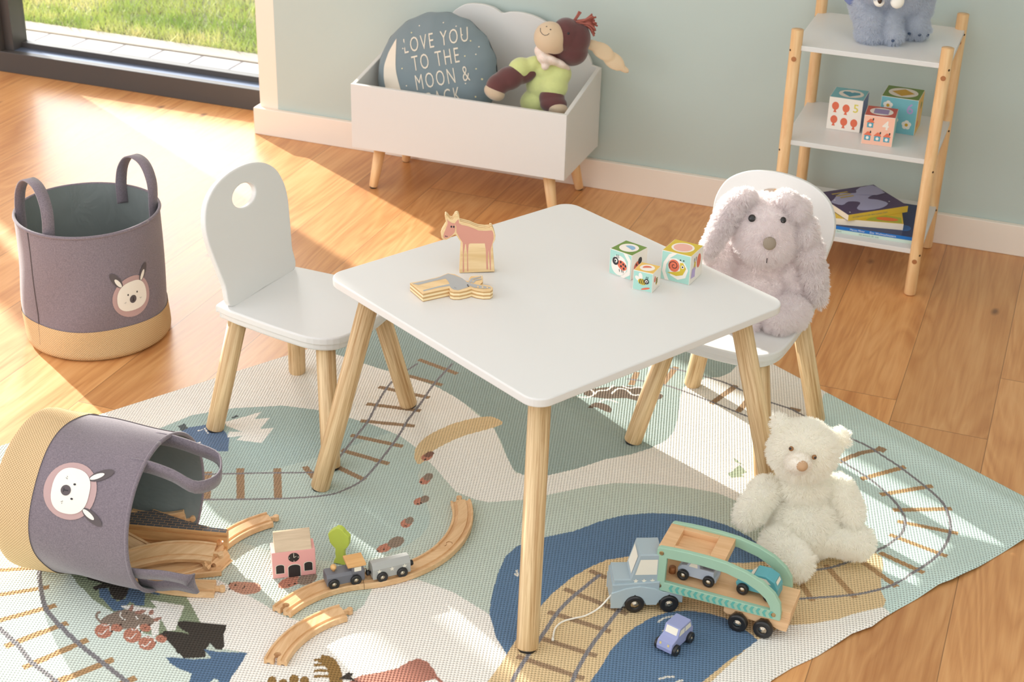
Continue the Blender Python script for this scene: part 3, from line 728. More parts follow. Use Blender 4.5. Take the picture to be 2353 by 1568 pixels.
    poly([(407, 1432), (416, 1427), (448, 1429), (522, 1436), (514, 1458), (515, 1485), (509, 1494), (493, 1491), (482, 1479), (472, 1495), (472, 1511), (422, 1513), (408, 1500), (390, 1477), (366, 1458), (379, 1450), (411, 1452), (437, 1458), (411, 1442)], CHAR)
    poly([(382, 1510), (408, 1512), (448, 1515), (485, 1513), (469, 1492), (501, 1498), (568, 1500), (553, 1527), (532, 1556), (520, 1590), (430, 1590), (440, 1548), (411, 1537), (390, 1524)], (94, 118, 146))
    poly([(478, 1590), (484, 1566), (492, 1560), (501, 1562), (508, 1590)], MINT)
    # resting rabbits on the rug
    GR = (150, 132, 118); PK = (196, 134, 112)
    poly([(228, 1430), (250, 1412), (280, 1402), (300, 1402), (330, 1412), (350, 1420), (352, 1434), (320, 1444), (280, 1446), (245, 1440)], GR, 3)
    line([(232, 1430), (222, 1420), (223, 1410), (230, 1406)], .005, GR)
    blob(293, 1413, 15, 13, GR); blob(330, 1422, 16, 11, GR)
    for pts in ([(295, 1402), (302, 1390), (307, 1392), (304, 1404)], [(308, 1408), (322, 1402), (337, 1403), (322, 1412)], [(341, 1412), (345, 1402), (353, 1401), (352, 1412)], [(350, 1424), (360, 1419), (373, 1419), (360, 1428)]): poly(pts, (176, 132, 116), 3)
    for cx, cy, r_, hx, hy in ((238, 1450, 21, 268, 1443), (304, 1460, 21, 334, 1443), (338, 1478, 20, 370, 1468)):
        blob(cx, cy, r_, r_*.82, PK); blob(hx, hy, 13, 9, PK, .2)
        line([(cx-12, cy+4), (cx-4, cy+8), (cx+3, cy+2), (cx+8, cy-4)], .0022, CREAM); line([(hx-14, hy-3), (hx-15, hy+5), (hx-8, hy+9)], .0024, CREAM)
        line([(cx-4, cy-15), (cx+6, cy-12), (hx-14, hy-8)], .0022, CREAM)
        blob(hx-1, hy-1, 1.6, 1.4, CHAR); blob(hx-11, hy+8, 2.4, 1.8, CHAR)
        poly([(hx+5, hy-6), (hx+13, hy-12), (hx+11, hy-3)], (90, 66, 60))
    for x_, y_ in ((292, 1409), (331, 1421), (282, 1424), (316, 1424)): blob(x_, y_, 2, 1.6, CHAR)
    line([(278, 1405), (276, 1417), (288, 1425)], .0024, CREAM); line([(316, 1424), (312, 1416)], .0024, CREAM)
    # pigs and hedgehogs
    poly([(524, 1345), (533, 1338), (556, 1337), (590, 1340), (600, 1350), (592, 1362), (560, 1366), (535, 1357)], (194, 146, 124), 3)
    for x_, y_ in ((528, 1341), (527, 1354), (541, 1345)): blob(x_, y_, 2.6, 2, CHAR)
    line([(556, 1340), (563, 1348), (556, 1353)], .0018, CHAR)
    for cx, cy, rx, ry, c_ in ((665, 1338, 28, 12, PK), (706, 1330, 24, 13, (150, 132, 116)), (884, 1259, 20, 9, PK), (910, 1246, 20, 12, (150, 132, 116)), (934, 1202, 14, 10, PK), (941, 1196, 10, 8, (150, 132, 116)), (962, 1152, 12, 8, PK), (976, 1147, 11, 8, (150, 132, 116)), (976, 1104, 13, 9, PK), (984, 1096, 12, 8, (150, 132, 116)), (981, 1050, 14, 8, PK), (986, 1044, 12, 6, (140, 104, 90))): blob(cx, cy, rx, ry, c_, -.35)
    for x_, y_ in ((664, 1344), (678, 1341), (882, 1262), (868, 1266), (932, 1208), (960, 1158), (968, 1156), (977, 1056), (968, 1108)): blob(x_, y_, 2.4, 1.8, CHAR)
    # antlers and deer at the front edge
    AN = (150, 118, 72)
    line([(773, 1600), (772, 1560), (766, 1535), (752, 1518), (735, 1514)], .022, AN)
    for y_ in (1516, 1528, 1541, 1554): line([(772, y_+2), (740, y_), (721, y_+1)], .007, AN)
    for x_, y_ in ((600, 1580), (625, 1566), (650, 1572), (676, 1562), (700, 1566)): blob(x_, y_, 11, 12, AN)
    poly([(770, 1600), (800, 1568), (830, 1552), (878, 1544), (915, 1535), (940, 1520), (961, 1513), (980, 1520), (995, 1535), (1005, 1555), (1020, 1568), (1030, 1620), (820, 1640)], (176, 122, 106))
    poly([(780, 1560), (800, 1545), (812, 1548), (806, 1556), (820, 1566)], CHAR)
    poly([(960, 1590), (970, 1568), (1000, 1560), (1020, 1580), (1010, 1610)], CREAM)
    # dark squirrel shape beneath the table with white outline
    poly([(1340, 905), (1360, 894), (1420, 888), (1470, 890), (1520, 905), (1515, 918), (1470, 922), (1440, 915), (1400, 916), (1360, 912)], (110, 96, 84), 3)
    poly([(1352, 935), (1368, 925), (1390, 928), (1405, 938), (1403, 948), (1388, 944), (1370, 936), (1358, 938)], (110, 96, 84), 3)
    for pts in ([(1328, 912), (1350, 913), (1365, 905), (1356, 893)], [(1366, 906), (1375, 898), (1395, 896), (1410, 885)], [(1405, 905), (1420, 893), (1440, 896), (1455, 908), (1480, 905)], [(1430, 886), (1445, 892), (1470, 890), (1500, 900), (1520, 905)], [(1375, 925), (1395, 918), (1420, 925)], [(1510, 900), (1520, 897)]): line(pts, .0042, (246, 242, 232))
    # small green sprigs and lake marks
    for pts in ([(1683, 1050), (1690, 1062), (1712, 1070), (1700, 1062)], [(1684, 1080), (1700, 1068), (1716, 1085), (1700, 1092)], [(1672, 1088), (1690, 1080), (1712, 1096), (1680, 1098)]): poly(pts, (160, 172, 148))
    for pts in ([(1183, 1318), (1190, 1324), (1187, 1310)], [(1512, 1430), (1528, 1420), (1548, 1416)], [(1522, 1450), (1538, 1444)], [(1514, 1562), (1530, 1556), (1550, 1556)], [(1552, 1568), (1570, 1563)]): line(pts, .0042, (232, 226, 214))
    # ---- mesh
    idx_ = np.arange(nw*nu).reshape(nw, nu)
    q = np.stack([idx_[:-1, :-1], idx_[1:, :-1], idx_[1:, 1:], idx_[:-1, 1:]], -1).reshape(-1, 4)
    me = bpy.data.meshes.new('play_rug'); me.vertices.add(nw*nu); me.vertices.foreach_set('co', np.stack([X, Y, Z], -1).astype(np.float32).ravel())
    me.loops.add(len(q)*4); me.loops.foreach_set('vertex_index', q.ravel().astype(np.int32))
    me.polygons.add(len(q)); me.polygons.foreach_set('loop_start', np.arange(0, len(q)*4, 4, dtype=np.int32)); me.polygons.foreach_set('loop_total', np.full(len(q), 4, dtype=np.int32))
    me.polygons.foreach_set('use_smooth', np.ones(len(q), bool)); me.update(calc_edges=True)
    if me.polygons[0].normal.z < 0: me.flip_normals()
    ca = me.attributes.new('print', 'FLOAT_COLOR', 'POINT'); ca.data.foreach_set('color', np.concatenate([C.reshape(-1, 3), np.ones((nw*nu, 1), np.float32)], 1).ravel())
    uv = me.attributes.new('wuv', 'FLOAT_VECTOR', 'POINT'); uv.data.foreach_set('vector', np.stack([Ug, Wg, Ug*0], -1).astype(np.float32).ravel())
    m = mat('woven_printed_cotton', (.7, .68, .6, 1), .92, .15); n = N(m)
    at = n.n('ShaderNodeAttribute', attribute_name='wuv'); s_ = n.n('ShaderNodeSeparateXYZ'); n.l(at.outputs['Vector'], s_.inputs[0])
    k = 2*PI/.0082
    wob = n.math('MULTIPLY', n.math('SUBTRACT', n.noise(at.outputs['Vector'], 60, 2, .5), .5), .9)
    a = n.math('SINE', n.math('ADD', n.math('MULTIPLY', s_.outputs[0], k), wob)); b = n.math('SINE', n.math('ADD', n.math('MULTIPLY', s_.outputs[1], k), wob))
    h = n.math('ADD', n.math('MULTIPLY', n.math('MULTIPLY', a, b), .5), .5)
    cp = n.n('ShaderNodeAttribute', attribute_name='print')
    sh = n.ramp(h, [(.04, (.50, .49, .48, 1)), (.40, (.96, .96, .96, 1)), (.9, (1.0, 1.0, 1.0, 1))])  # shade in the gaps between yarns, put into the colour
    n.l(n.mix(1.0, cp.outputs['Color'], sh, 'MULTIPLY'), n.b.inputs['Base Color'])
    n.bump(h, .8, .0022)
    me.materials.append(m)
    o = bpy.data.objects.new('play_rug', me); COL.objects.link(o)
    tag(o, 'woven children\'s rug printed with train tracks, trees, animals and a blue lake', 'rug')
make_rug()
# ------------------------------------------------------------------ wooden railway pieces
def track_mesh(R, ang, L=None, male=True, female=True):
    """start at origin heading +X; R>0 turns left; returns mesh with connector"""
    w_, h = .0200, .0120
    prof = [(-w_, .0010), (-w_+.001, 0), (-.0158, 0), (-.0150, .0024), (-.0098, .0024), (-.0090, 0), (.0090, 0), (.0098, .0024), (.0150, .0024), (.0158, 0), (w_-.001, 0), (w_, .0010),
            (w_, h-.001), (w_-.001, h), (.0158, h), (.0150, h-.0030), (.0098, h-.0030), (.0090, h), (-.0090, h), (-.0098, h-.0030), (-.0150, h-.0030), (-.0158, h), (-w_+.001, h), (-w_, h-.001)]
    n_ = 2 if R is None else 18
    V = []; F = []; k = len(prof)
    def pose(t):
        if R is None: return Vector((L*t, 0, 0)), 0
        a = ang*t*(1 if R > 0 else -1); r = abs(R); s = 1 if R > 0 else -1
        return Vector((r*math.sin(abs(a)), s*(r-r*math.cos(a)), 0)), a
    for i in range(n_):
        p, a = pose(i/(n_-1)); nx, ny = -math.sin(a), math.cos(a)
        for (q, z) in prof: V.append((p.x+nx*q, p.y+ny*q, z))
    for i in range(n_-1):
        for j in range(k): a = i*k+j; b = i*k+(j+1) % k; F.append((a, a+k, b+k, b))
    F.append(tuple(range(k))); F.append(tuple(reversed(range((n_-1)*k, n_*k))))
    b = MB(); b.add(V, F, BEECH)
    o = b.build('wooden_track')
    bm = bmesh.new(); bm.from_mesh(o.data); bmesh.ops.recalc_face_normals(bm, faces=bm.faces[:]); bm.to_mesh(o.data); bm.free()
    tools = []
    if female:
        c = MB(); c.prism(circ(.0130, 0, .0062, n=20), -.002, .014, BEECHE); c1 = c.build('cut'); tools.append((c1, 'DIFFERENCE'))
        c = MB(); c.box((-.004, -.0030, -.002), (.013, .0030, .014), BEECHE); c2_ = c.build('cut'); tools.append((c2_, 'DIFFERENCE'))
    for tool, op in tools:
        m = o.modifiers.new('x', 'BOOLEAN'); m.object = tool; m.operation = op; m.solver = 'EXACT'
    if tools: apply_mods(o)
    for tool, _ in tools: bpy.data.objects.remove(tool)
    pe, ae = pose(1)
    if male:
        c = MB(); M = Matrix.Translation(pe) @ RZ(ae)
        c.box((-.002, -.0026, .0012), (.0100, .0026, .0108), BEECH, .0006, M); c.prism(circ(.0125, 0, .0056, n=20), .0008, .0112, BEECH, M, .0006, 1)
        c.build('peg', o)
    return o
def track(label, M, R=None, ang=None, L=None, male=True, female=True, group='wooden railway tracks'):
    o = track_mesh(R, ang, L, male, female); o.matrix_world = M; tag(o, label, 'toy track', group); return o
def hd(x, y, z, deg, roll=0, pitch=0): return T(x, y, z) @ RZ(math.radians(deg)) @ RY(math.radians(pitch)) @ RX(math.radians(roll))
r_ = math.radians
track('curved beech toy track at the front left end of the joined line, under the locomotive', hd(-1.1217, 1.9422, ZR, 81.1), -.195, r_(49.9))
track('curved beech toy track in the middle of the joined line, carrying the grey wagon', hd(-1.0295, 2.0792, ZR, 31.4), .214, r_(49.0))
track('curved beech toy track at the far end of the joined line, its peg free', hd(-.9302, 2.2265, ZR, 80.4), .214, r_(44.0))
track('loose curved beech track lying alone in front of the joined line', hd(-1.0665, 1.8167, ZR, 101), -.190, r_(53))

# ------------------------------------------------------------------ wheels
def wheel(parent, c, r, w_, side, hub=None):
    """wheel with its axle along local y; side -1: outer face to -y"""
    M = T(*c) @ RX(PI/2 if side < 0 else -PI/2)
    b = MB(); b.lathe([(r*.42, w_*.30), (r*.50, w_*.46), (r*.62, w_*.44), (r*.80, w_*.5), (r*.94, w_*.42), (r, w_*.20), (r, -w_*.3), (r*.92, -w_*.5), (0, -w_*.5)], BLACK, None, 28)
    o = b.build('wheel', parent, M)
    h = MB(); h.lathe([(r*.44, w_*.30), (r*.40, w_*.40), (r*.30, w_*.38), (r*.26, w_*.50), (r*.12, w_*.58), (0, w_*.6)], hub or STEEL, None, 22); h.build('axle_cap', o)
    return o
def star(cx, cy, r, m_=.45, rot=PI/2): return [(cx+(r if i % 2 == 0 else r*m_)*math.cos(rot+i*PI/5), cy+(r if i % 2 == 0 else r*m_)*math.sin(rot+i*PI/5)) for i in range(10)]

# locomotive (faces the front left), local x = backwards along the train
GREY = mat('loco_slate_grey_paint', srgb(112, 112, 120), .4); LGREY = mat('wagon_light_grey_paint', srgb(172, 172, 168), .4); OFFW = mat('off_white_print', srgb(238, 232, 216), .5)
ctr2 = Vector((-.929, 1.912)); a2 = r_(131.5)
pl = (ctr2.x+.195*math.cos(a2), ctr2.y+.195*math.sin(a2)); 
t = thing('toy_locomotive', 'slate grey wooden locomotive with a wooden cab roof on the track', 'toy train', (pl[0], pl[1], .018), a2-PI/2, 'magnetic toy train')
z0 = -.0005
b = MB(); P = [(-.014, .004), (.014, .004), (.014, .020), (.011, .026), (-.011, .026), (-.014, .020)]
b.prism(P, -.036, .034, GREY, frame((0, 0, 0), (0, -1, 0), (0, 0, 1)), .0012, 2); b.build('body', t)
b = MB(); b.box((.012, -.014, .015), (.034, .014, .036), GREY, .001); b.build('cab', t)
b = MB(); 
for s in (-1, 1): b.decal(rrect(-.0065, -.0045, .0065, .0045, .001, 3), OFFW, frame((.023, s*.014, .0295), (-s, 0, 0), (0, 0, 1)), .0003)
b.build('cab_window', t)
MB().box((.004, -.0175, .0365), (.038, .0175, .042), PINE2, .0012).build('cab_roof', t)
MB().lathe([(.0026, .025), (.0026, .029), (.0052, .031), (.0056, .035), (.004, .038), (0, .0388)], PINE2, T(-.018, 0, 0), 18).build('chimney', t)
for x in (-.0215, .0190):
    for s in (-1, 1): wheel(t, (x, s*.0150, .0075), .0102, .007, s)
MB().lathe([(.0022, .033), (.0022, .037), (.0050, .037), (.0052, .040), (.0046, .0425), (0, .0425)], STEEL, frame((0, 0, .013), (0, 1, 0), None, (1, 0, 0)), 18).build('magnet', t)
ctr3 = Vector((-1.141, 2.262)); a3 = r_(-45.5); pw = (ctr3.x+.214*math.cos(a3), ctr3.y+.214*math.sin(a3))
t = thing('toy_wagon', 'light grey wooden wagon with white stars coupled behind the locomotive', 'toy train', (pw[0], pw[1], .018), a3+PI/2, 'magnetic toy train')
b = MB(); P = [(-.0135, .004), (.0135, .004), (.0135, .024), (.010, .031), (.004, .034), (-.004, .034), (-.010, .031), (-.0135, .024)]
b.prism(P, -.036, .036, LGREY, frame((0, 0, 0), (0, -1, 0), (0, 0, 1)), .001, 2)
for s in (-1, 1):
    for x in (-.024, 0, .024): b.decal(star(0, 0, .0050), OFFW, frame((x, s*.0135, .0195), (-s, 0, 0), (0, 0, 1)), .0004)
b.build('body', t)
for x in (-.0190, .0190):
    for s in (-1, 1): wheel(t, (x, s*.0150, .0075), .0102, .007, s)
for s in (-1, 1): MB().lathe([(.0022, .035), (.0022, .039), (.0052, .039), (.0054, .0425), (.0046, .0445), (0, .0445)], BLACK, frame((0, 0, .013), (0, 1, 0), None, (s, 0, 0)), 18).build('magnet', t)

# station house and tree
PINKW = mat('rose_pink_paint', srgb(236, 172, 168), .55); PRB = mat('black_door_print', srgb(46, 40, 40), .6)
GREYWOOD = wood('grey_birch_wood', srgb(214, 190, 160), srgb(186, 160, 130), 'X', 90, 8, .5, .1)
t = thing('toy_station_house', 'small pink wooden house with a clock and bare wooden roof on the rug', 'toy house', (-1.1625, 2.064, ZR), r_(34))
b = MB(); b.box((-.039, -.017, 0), (.039, .017, .056), PINKW, .001)
F_ = frame((0, -.017, 0), (1, 0, 0), (0, 0, 1))
def arched(cx, y0, w_, h): return [(cx-w_/2, y0), (cx+w_/2, y0)] + [(cx+w_/2*math.cos(a), y0+h-w_*.28+w_*.28*math.sin(a)) for a in np.linspace(0, PI, 12)]
b.decal(arched(0, .0002, .0235, .0275), OFFW, F_, .0002); b.decal(arched(0, .0002, .0215, .0262), PRB, F_, .0005)
for cx in (-.0255, .0255): b.decal(arched(cx, .0095, .0165, .0205), OFFW, F_, .0002); b.decal(arched(cx, .0105, .0145, .0185), PRB, F_, .0005)
b.decal(circ(0, .0425, .0100, .0098, 26), PRB, F_, .0005)
for x, y in ((0, .0505), (0, .0345), (-.0080, .0425), (.0080, .0425)): b.decal(circ(x, y, .0009, n=8), OFFW, F_, .0008)
b.decal([(-.0005, .0425), (.0005, .0425), (.0005, .0492), (-.0005, .0492)], OFFW, F_, .0008); b.decal([(0, .0428), (-.0003, .0418), (.0048, .0442), (.0044, .0450)], OFFW, F_, .0008)
b.build('walls', t)
MB().prism([(-.0165, .0562), (.017, .0562), (.0135, .083), (.0095, .083)], -.033, .033, GREYWOOD, frame((0, 0, 0), (0, 1, 0), (0, 0, 1)), .0005, 1).build('roof', t)
LIME = mat('lime_green_paint', srgb(188, 204, 84), .5)
TP = [(-105, 15), (-92, 62), (-64, 100), (-72, 160), (-68, 252), (-110, 290), (-152, 340), (-166, 400), (-178, 470), (-150, 500), (-112, 535), (-70, 560), (-40, 585), (15, 588), (60, 562), (92, 520), (130, 490), (158, 465), (158, 400), (150, 330), (112, 280), (76, 250), (68, 150), (82, 60), (100, 0)]
TPp = [(x/8424, y/8424/.87) for x, y in TP]
o = MB().prism(spl([(a, b_, 0) for a, b_ in TPp], 2)if False else TPp, -.006, .006, LIME, frame((0, 0, 0), (1, 0, 0), (0, 0, 1)), .0012, 2).build('toy_tree')
o.matrix_world = T(-1.0945, 2.120, ZR) @ RZ(r_(8)); tag(o, 'flat lime green wooden tree standing behind the locomotive', 'toy tree')

# ------------------------------------------------------------------ toy cars
def car_prof(kind):
    if kind == 'jeep': return [(-.032, .007), (-.033, .014), (-.030, .0235), (-.019, .0265), (-.0145, .0285), (-.0085, .0425), (.0225, .0425), (.0285, .0280), (.032, .0240), (.032, .008)]
    if kind == 'pickup': return [(-.031, .007), (-.032, .018), (-.026, .0255), (-.018, .0270), (-.012, .0375), (.002, .0375), (.0045, .0265), (.0270, .0265), (.0275, .014), (.031, .013), (.031, .007)]
    return [(-.031, .007), (-.034, .016), (-.028, .0250), (-.016, .0285), (-.006, .0400), (.012, .0410), (.026, .0345), (.032, .022), (.033, .008)]
def make_car(kind, label, m, M, dark=None):
    t = thing('toy_car', label, 'toy car', M=M, group='small wooden toy cars')
    w_ = .0140; b = MB(); P = car_prof(kind)
    b.prism(P, -w_, w_, m, frame((0, 0, 0), (1, 0, 0), (0, 0, 1)), .0014, 2)
    for s in (-1, 1):
        Fs = frame((0, s*w_, 0), (-s, 0, 0), (0, 0, 1)); sg = -s
        if kind == 'jeep':
            b.decal([(sg*x, z) for x, z in ([(-.012, .0290), (-.0080, .0390), (.0040, .0390), (.0040, .0290)][::(1 if sg > 0 else -1)])], OFFW, Fs, .0003)
            b.decal([(sg*x, z) for x, z in ([(.0060, .0290), (.0060, .0390), (.0205, .0390), (.0240, .0290)][::(1 if sg > 0 else -1)])], OFFW, Fs, .0003)
        elif kind == 'pickup':
            b.decal([(sg*x, z) for x, z in ([(-.014, .0265), (-.0100, .0350), (-.0005, .0350), (.0005, .0265)][::(1 if sg > 0 else -1)])], OFFW, Fs, .0003)
        else:
            b.decal([(sg*x, z) for x, z in ([(-.004, .0290), (.0000, .0370), (.0125, .0370), (.0210, .0290)][::(1 if sg > 0 else -1)])], OFFW, Fs, .0003)
    # windscreens and lamps
    def onface(p, q, x0, x1, lo, hi, mm):
        p = Vector((p[0], 0, p[1])); q = Vector((q[0], 0, q[1])); d = q-p
        out = (p+q)/2-Vector((0, 0, .018)); Fm = frame(p, (0, 1, 0), d)
        if (Fm.to_3x3() @ Vector((0, 0, 1))).dot(out) < 0: Fm = frame(p, (0, -1, 0), d)
        b.decal([(x0, d.length*lo), (x1, d.length*lo), (x1, d.length*hi), (x0, d.length*hi)], mm, Fm, .0004)
    i_ = {'jeep': 4, 'pickup': 3, 'beetle': 3}[kind]
    onface(P[i_], P[i_+1], -.0105, .0105, .12, .88, OFFW)
    if kind == 'jeep':
        onface(P[1], P[2], -.0090, -.0055, .40, .80, mat('lamp_yellow', srgb(216, 196, 132), .5)); onface(P[1], P[2], .0055, .0090, .40, .80, MATS['lamp_yellow'])
    if kind == 'beetle': onface(P[6], P[7], -.009, .009, .10, .55, OFFW)
    if kind == 'pickup' and dark: b.decal(rrect(.0075, -.0105, .0245, .0105, .001, 3), dark, T(0, 0, .0265), .0004); b.decal(rrect(-.0100, -.0105, -.0010, .0105, .001, 3), dark, T(0, 0, .0375), .0003)
    b.build('body', t)
    for x in (-.0215, .0205):
        for s in (-1, 1): wheel(t, (x, s*.0165, .0095), .0095, .0072, s)
    return t
PURP = mat('periwinkle_paint', srgb(156, 162, 204), .42); PBL = mat('pale_grey_blue_paint', srgb(178, 188, 202), .42); TEAL = mat('teal_paint', srgb(94, 168, 178), .42); PGB = mat('slate_window_print', srgb(132, 140, 154), .5)
make_car('jeep', 'periwinkle wooden toy car parked on the printed lake of the rug', PURP, T(-.4605, 2.1245, ZR) @ RZ(r_(73)) @ Matrix.Scale(1.08, 4))

# ------------------------------------------------------------------ car transporter
TB = mat('truck_grey_blue_paint', srgb(166, 181, 188), .42); TMINT = mat('mint_green_paint', srgb(160, 196, 172), .45); TTEAL = mat('teal_arrow_print', srgb(100, 178, 166), .5); TD = mat('truck_fender_paint', srgb(174, 189, 195), .42)
PW = wood('car_carrier_wood', srgb(232, 192, 148), srgb(212, 166, 120), 'X', 80, 9, .45, .1)
t = thing('toy_car_transporter', 'grey blue wooden truck pulling a mint green car carrier trailer', 'toy truck', (-.590, 2.172, ZR), r_(24))
W_ = .062
Fy = frame((0, 0, 0), (1, 0, 0), (0, 0, 1))   # prism depth runs to -y
def side_prism(b, P, y0, y1, m, bev=.0015): b.prism(P, -y1, -y0, m, Fy, bev, 2)
b = MB()
side_prism(b, [(0, .010), (.012, .008), (.084, .016), (.126, .016), (.126, .040), (.084, .042), (.084, .062), (0, .056)], .0, W_, TB)
side_prism(b, [(.001, .050), (.0845, .050), (.0845, .117), (.046, .117), (.032, .065), (.003, .065)], .004, W_-.004, TB, .0018)
b.build('cab', t)
b = MB()   # fender panels with arched top
for y0, y1 in ((-.003, .001), (W_-.001, W_+.003)):
    side_prism(b, [(-.001, .008), (.018, .008), (.024, .022), (.041, .036), (.058, .022), (.062, .014), (.080, .014), (.085, .024), (.102, .036), (.119, .022), (.126, .018), (.126, .040), (.090, .042), (.075, .049), (.050, .054), (.025, .050), (-.001, .040)], y0, y1, TD, .0008)
b.build('fender', t)
b = MB(); Fn = frame((0, .004, 0), (1, 0, 0), (0, 0, 1))
b.decal([(.0395, .075), (.078, .075), (.078, .107), (.0475, .107)], OFFW, Fn, .0004); b.build('side_window', t)
b = MB(); b.decal([(-.020, .008), (.020, .008), (.020, .046), (-.020, .046)], OFFW, frame((.032, W_/2, .065), (0, -1, 0), (.014, 0, .052)), .0006); b.build('windscreen', t)
b = MB()
for x in (.0415, .0560, .0710): b.decal(star(x, .062, .0052), OFFW, Fn, .0006)
b.build('star_print', t)
for x in (.041, .102):
    for s, y in ((-1, -.002), (1, W_+.002)): wheel(t, (x, y, .0175), .0175, .011, s)
# trailer, in its own direction
TM = T(-.590, 2.172, ZR).inverted() @ T(0, 0, 0)
Mt = (T(-.590, 2.172, ZR) @ RZ(r_(24))).inverted() @ T(-.523, 2.217, .049) @ RZ(r_(-1.8))
tw = .074
OUT = [(0, 0), (0, .086), (.004, .0895), (.030, .0915), (.0545, .0925), (.090, .0925), (.124, .0900), (.160, .0815), (.190, .0690), (.212, .0520), (.2235, .034), (.2265, .016), (.2265, 0)]
INN = [(.0175, .0185), (.207, .0167), (.206, .024), (.197, .038), (.182, .050), (.160, .0610), (.124, .0705), (.075, .0730), (.0185, .0700)]
for y0 in (-.009, tw-.0):
    bm = bmesh.new(); R1 = []; R2 = []
    for z in (0, .009):
        ro = [bm.verts.new((p[0], p[1], z)) for p in OUT]; ri = [bm.verts.new((p[0], p[1], z)) for p in INN]
        e = [bm.edges.new((ro[i], ro[(i+1) % len(ro)])) for i in range(len(ro))] + [bm.edges.new((ri[i], ri[(i+1) % len(ri)])) for i in range(len(ri))]
        bmesh.ops.triangle_fill(bm, use_beauty=True, edges=e); R1.append(ro); R2.append(ri)
    for a, b_ in ((R1[0], R1[1]), (R2[0], R2[1])):
        for i in range(len(a)): bm.faces.new((a[i], a[(i+1) % len(a)], b_[(i+1) % len(a)], b_[i]))
    bmesh.ops.recalc_face_normals(bm, faces=bm.faces[:])
    b = MB(); b.bm(bm, TMINT, False, frame((0, y0+.009, 0), (1, 0, 0), (0, 0, 1)))
    fc = -.009 if y0 < 0 else tw+.009; Fp = frame((0, fc, 0), (1, 0, 0), (0, 0, 1)) if y0 < 0 else frame((0, fc, 0), (-1, 0, 0), (0, 0, 1))
    sg = 1 if y0 < 0 else -1
    for k in range(17):
        x = .026+k*.0112
        Q_ = [(x, .0095), (x+.0038, .0165), (x+.0085, .0165), (x+.0050, .0095), (x+.0085, .0025), (x+.0038, .0025)]
        Q_ = [(sg*a, c_) for a, c_ in Q_]
        b.decal(Q_ if sg < 0 else Q_[::-1], TTEAL, Fp, .0004)
    o = b.build('side_arch', t, Mt)
    md = o.modifiers.new('b', 'BEVEL'); md.width = .0012; md.segments = 2; md.limit_method = 'ANGLE'; md.angle_limit = r_(60)
    if y0 < 0:
        for x, z in ((.0085, .0790), (.0085, .0100), (.2140, .0100)):
            MB().lathe([(.0042, 0), (.0042, .0007), (.0030, .0010), (.0026, .0002), (0, .0002)], BRASS, frame((x, fc, z), (1, 0, 0), None, (0, -1, 0)), 16, False).build('screw_head', o)
b = MB(); b.box((.0, .0, .002), (.242, tw, .016), PW, .0015); b.build('lower_deck', t, Mt)
b = MB()   # upper deck with a sunken bay
for lo, hi in (((.0, 0, .070), (.026, tw, .0880)), ((.090, 0, .070), (.118, tw, .0880)), ((.026, 0, .070), (.090, .011, .0880)), ((.026, tw-.011, .070), (.090, tw, .0880)), ((.026, .011, .070), (.090, tw-.011, .077))):
    b.box(lo, hi, PW, .0006)
b.build('upper_deck', t, Mt)
MB().lathe([(.0062, .016), (.0062, .027), (.0055, .028), (0, .028)], KNOT, Mt @ T(.020, .030, 0), 18).build('coupling_peg', t)
b = MB(); b.prism([(.125, .002), (.125, -.016), (.131, -.020), (.141, -.020), (.146, -.010), (.158, -.009), (.166, -.020), (.186, -.020), (.192, -.010), (.205, -.009), (.214, -.022), (.2265, -.026), (.238, -.026), (.242, .002)], -tw, 0, PW, frame((0, 0, 0), (1, 0, 0), (0, 0, 1)), .0012, 2)
b.build('axle_block', t, Mt)
for x in (.1540, .1990):
    for s, y in ((-1, -.007), (1, tw+.007)):
        wheel(t, tuple(Mt @ Vector((x, y, -.0265))), .0175, .0115, s)
for o in list(kids(t)):
    if o.name.startswith('wheel') and o.location.x > .19: o.matrix_local = T(*o.location) @ RZ(r_(-25.8)) @ RX(PI/2 if (Mt.inverted() @ o.location).y < 0 else -PI/2)
MW = T(-.523, 2.217, .049) @ RZ(r_(-1.8))
make_car('pickup', 'pale grey blue wooden pickup riding on the trailer behind the truck cab', PBL, MW @ T(.0680, .034, .0162) @ RZ(r_(-2)) @ Matrix.Scale(1.12, 4), PGB)
make_car('beetle', 'teal wooden toy car riding at the tail of the trailer', TEAL, MW @ T(.176, .036, .0162) @ RZ(r_(-3)) @ Matrix.Scale(1.14, 4))
# pull cord
CORD = mat('white_cotton_cord', srgb(240, 234, 222), .8)
cp = [(-.588, 2.190, .040), (-.596, 2.180, .030), (-.610, 2.165, .012), (-.626, 2.140, .0085), (-.642, 2.125, .0085), (-.658, 2.108, .0085), (-.664, 2.085, .0085), (-.658, 2.056, .0085)]
Mi = (T(-.590, 2.172, ZR) @ RZ(r_(24))).inverted()
b = MB(); b.tube([tuple(Mi @ Vector(p)) for p in spl(cp, 5, False)], .0016, CORD, 8); b.tube([tuple(Mi @ Vector(p)) for p in ((-.659, 2.059, .0085), (-.657, 2.052, .0087))], .0024, CORD, 8); b.build('pull_cord', t)
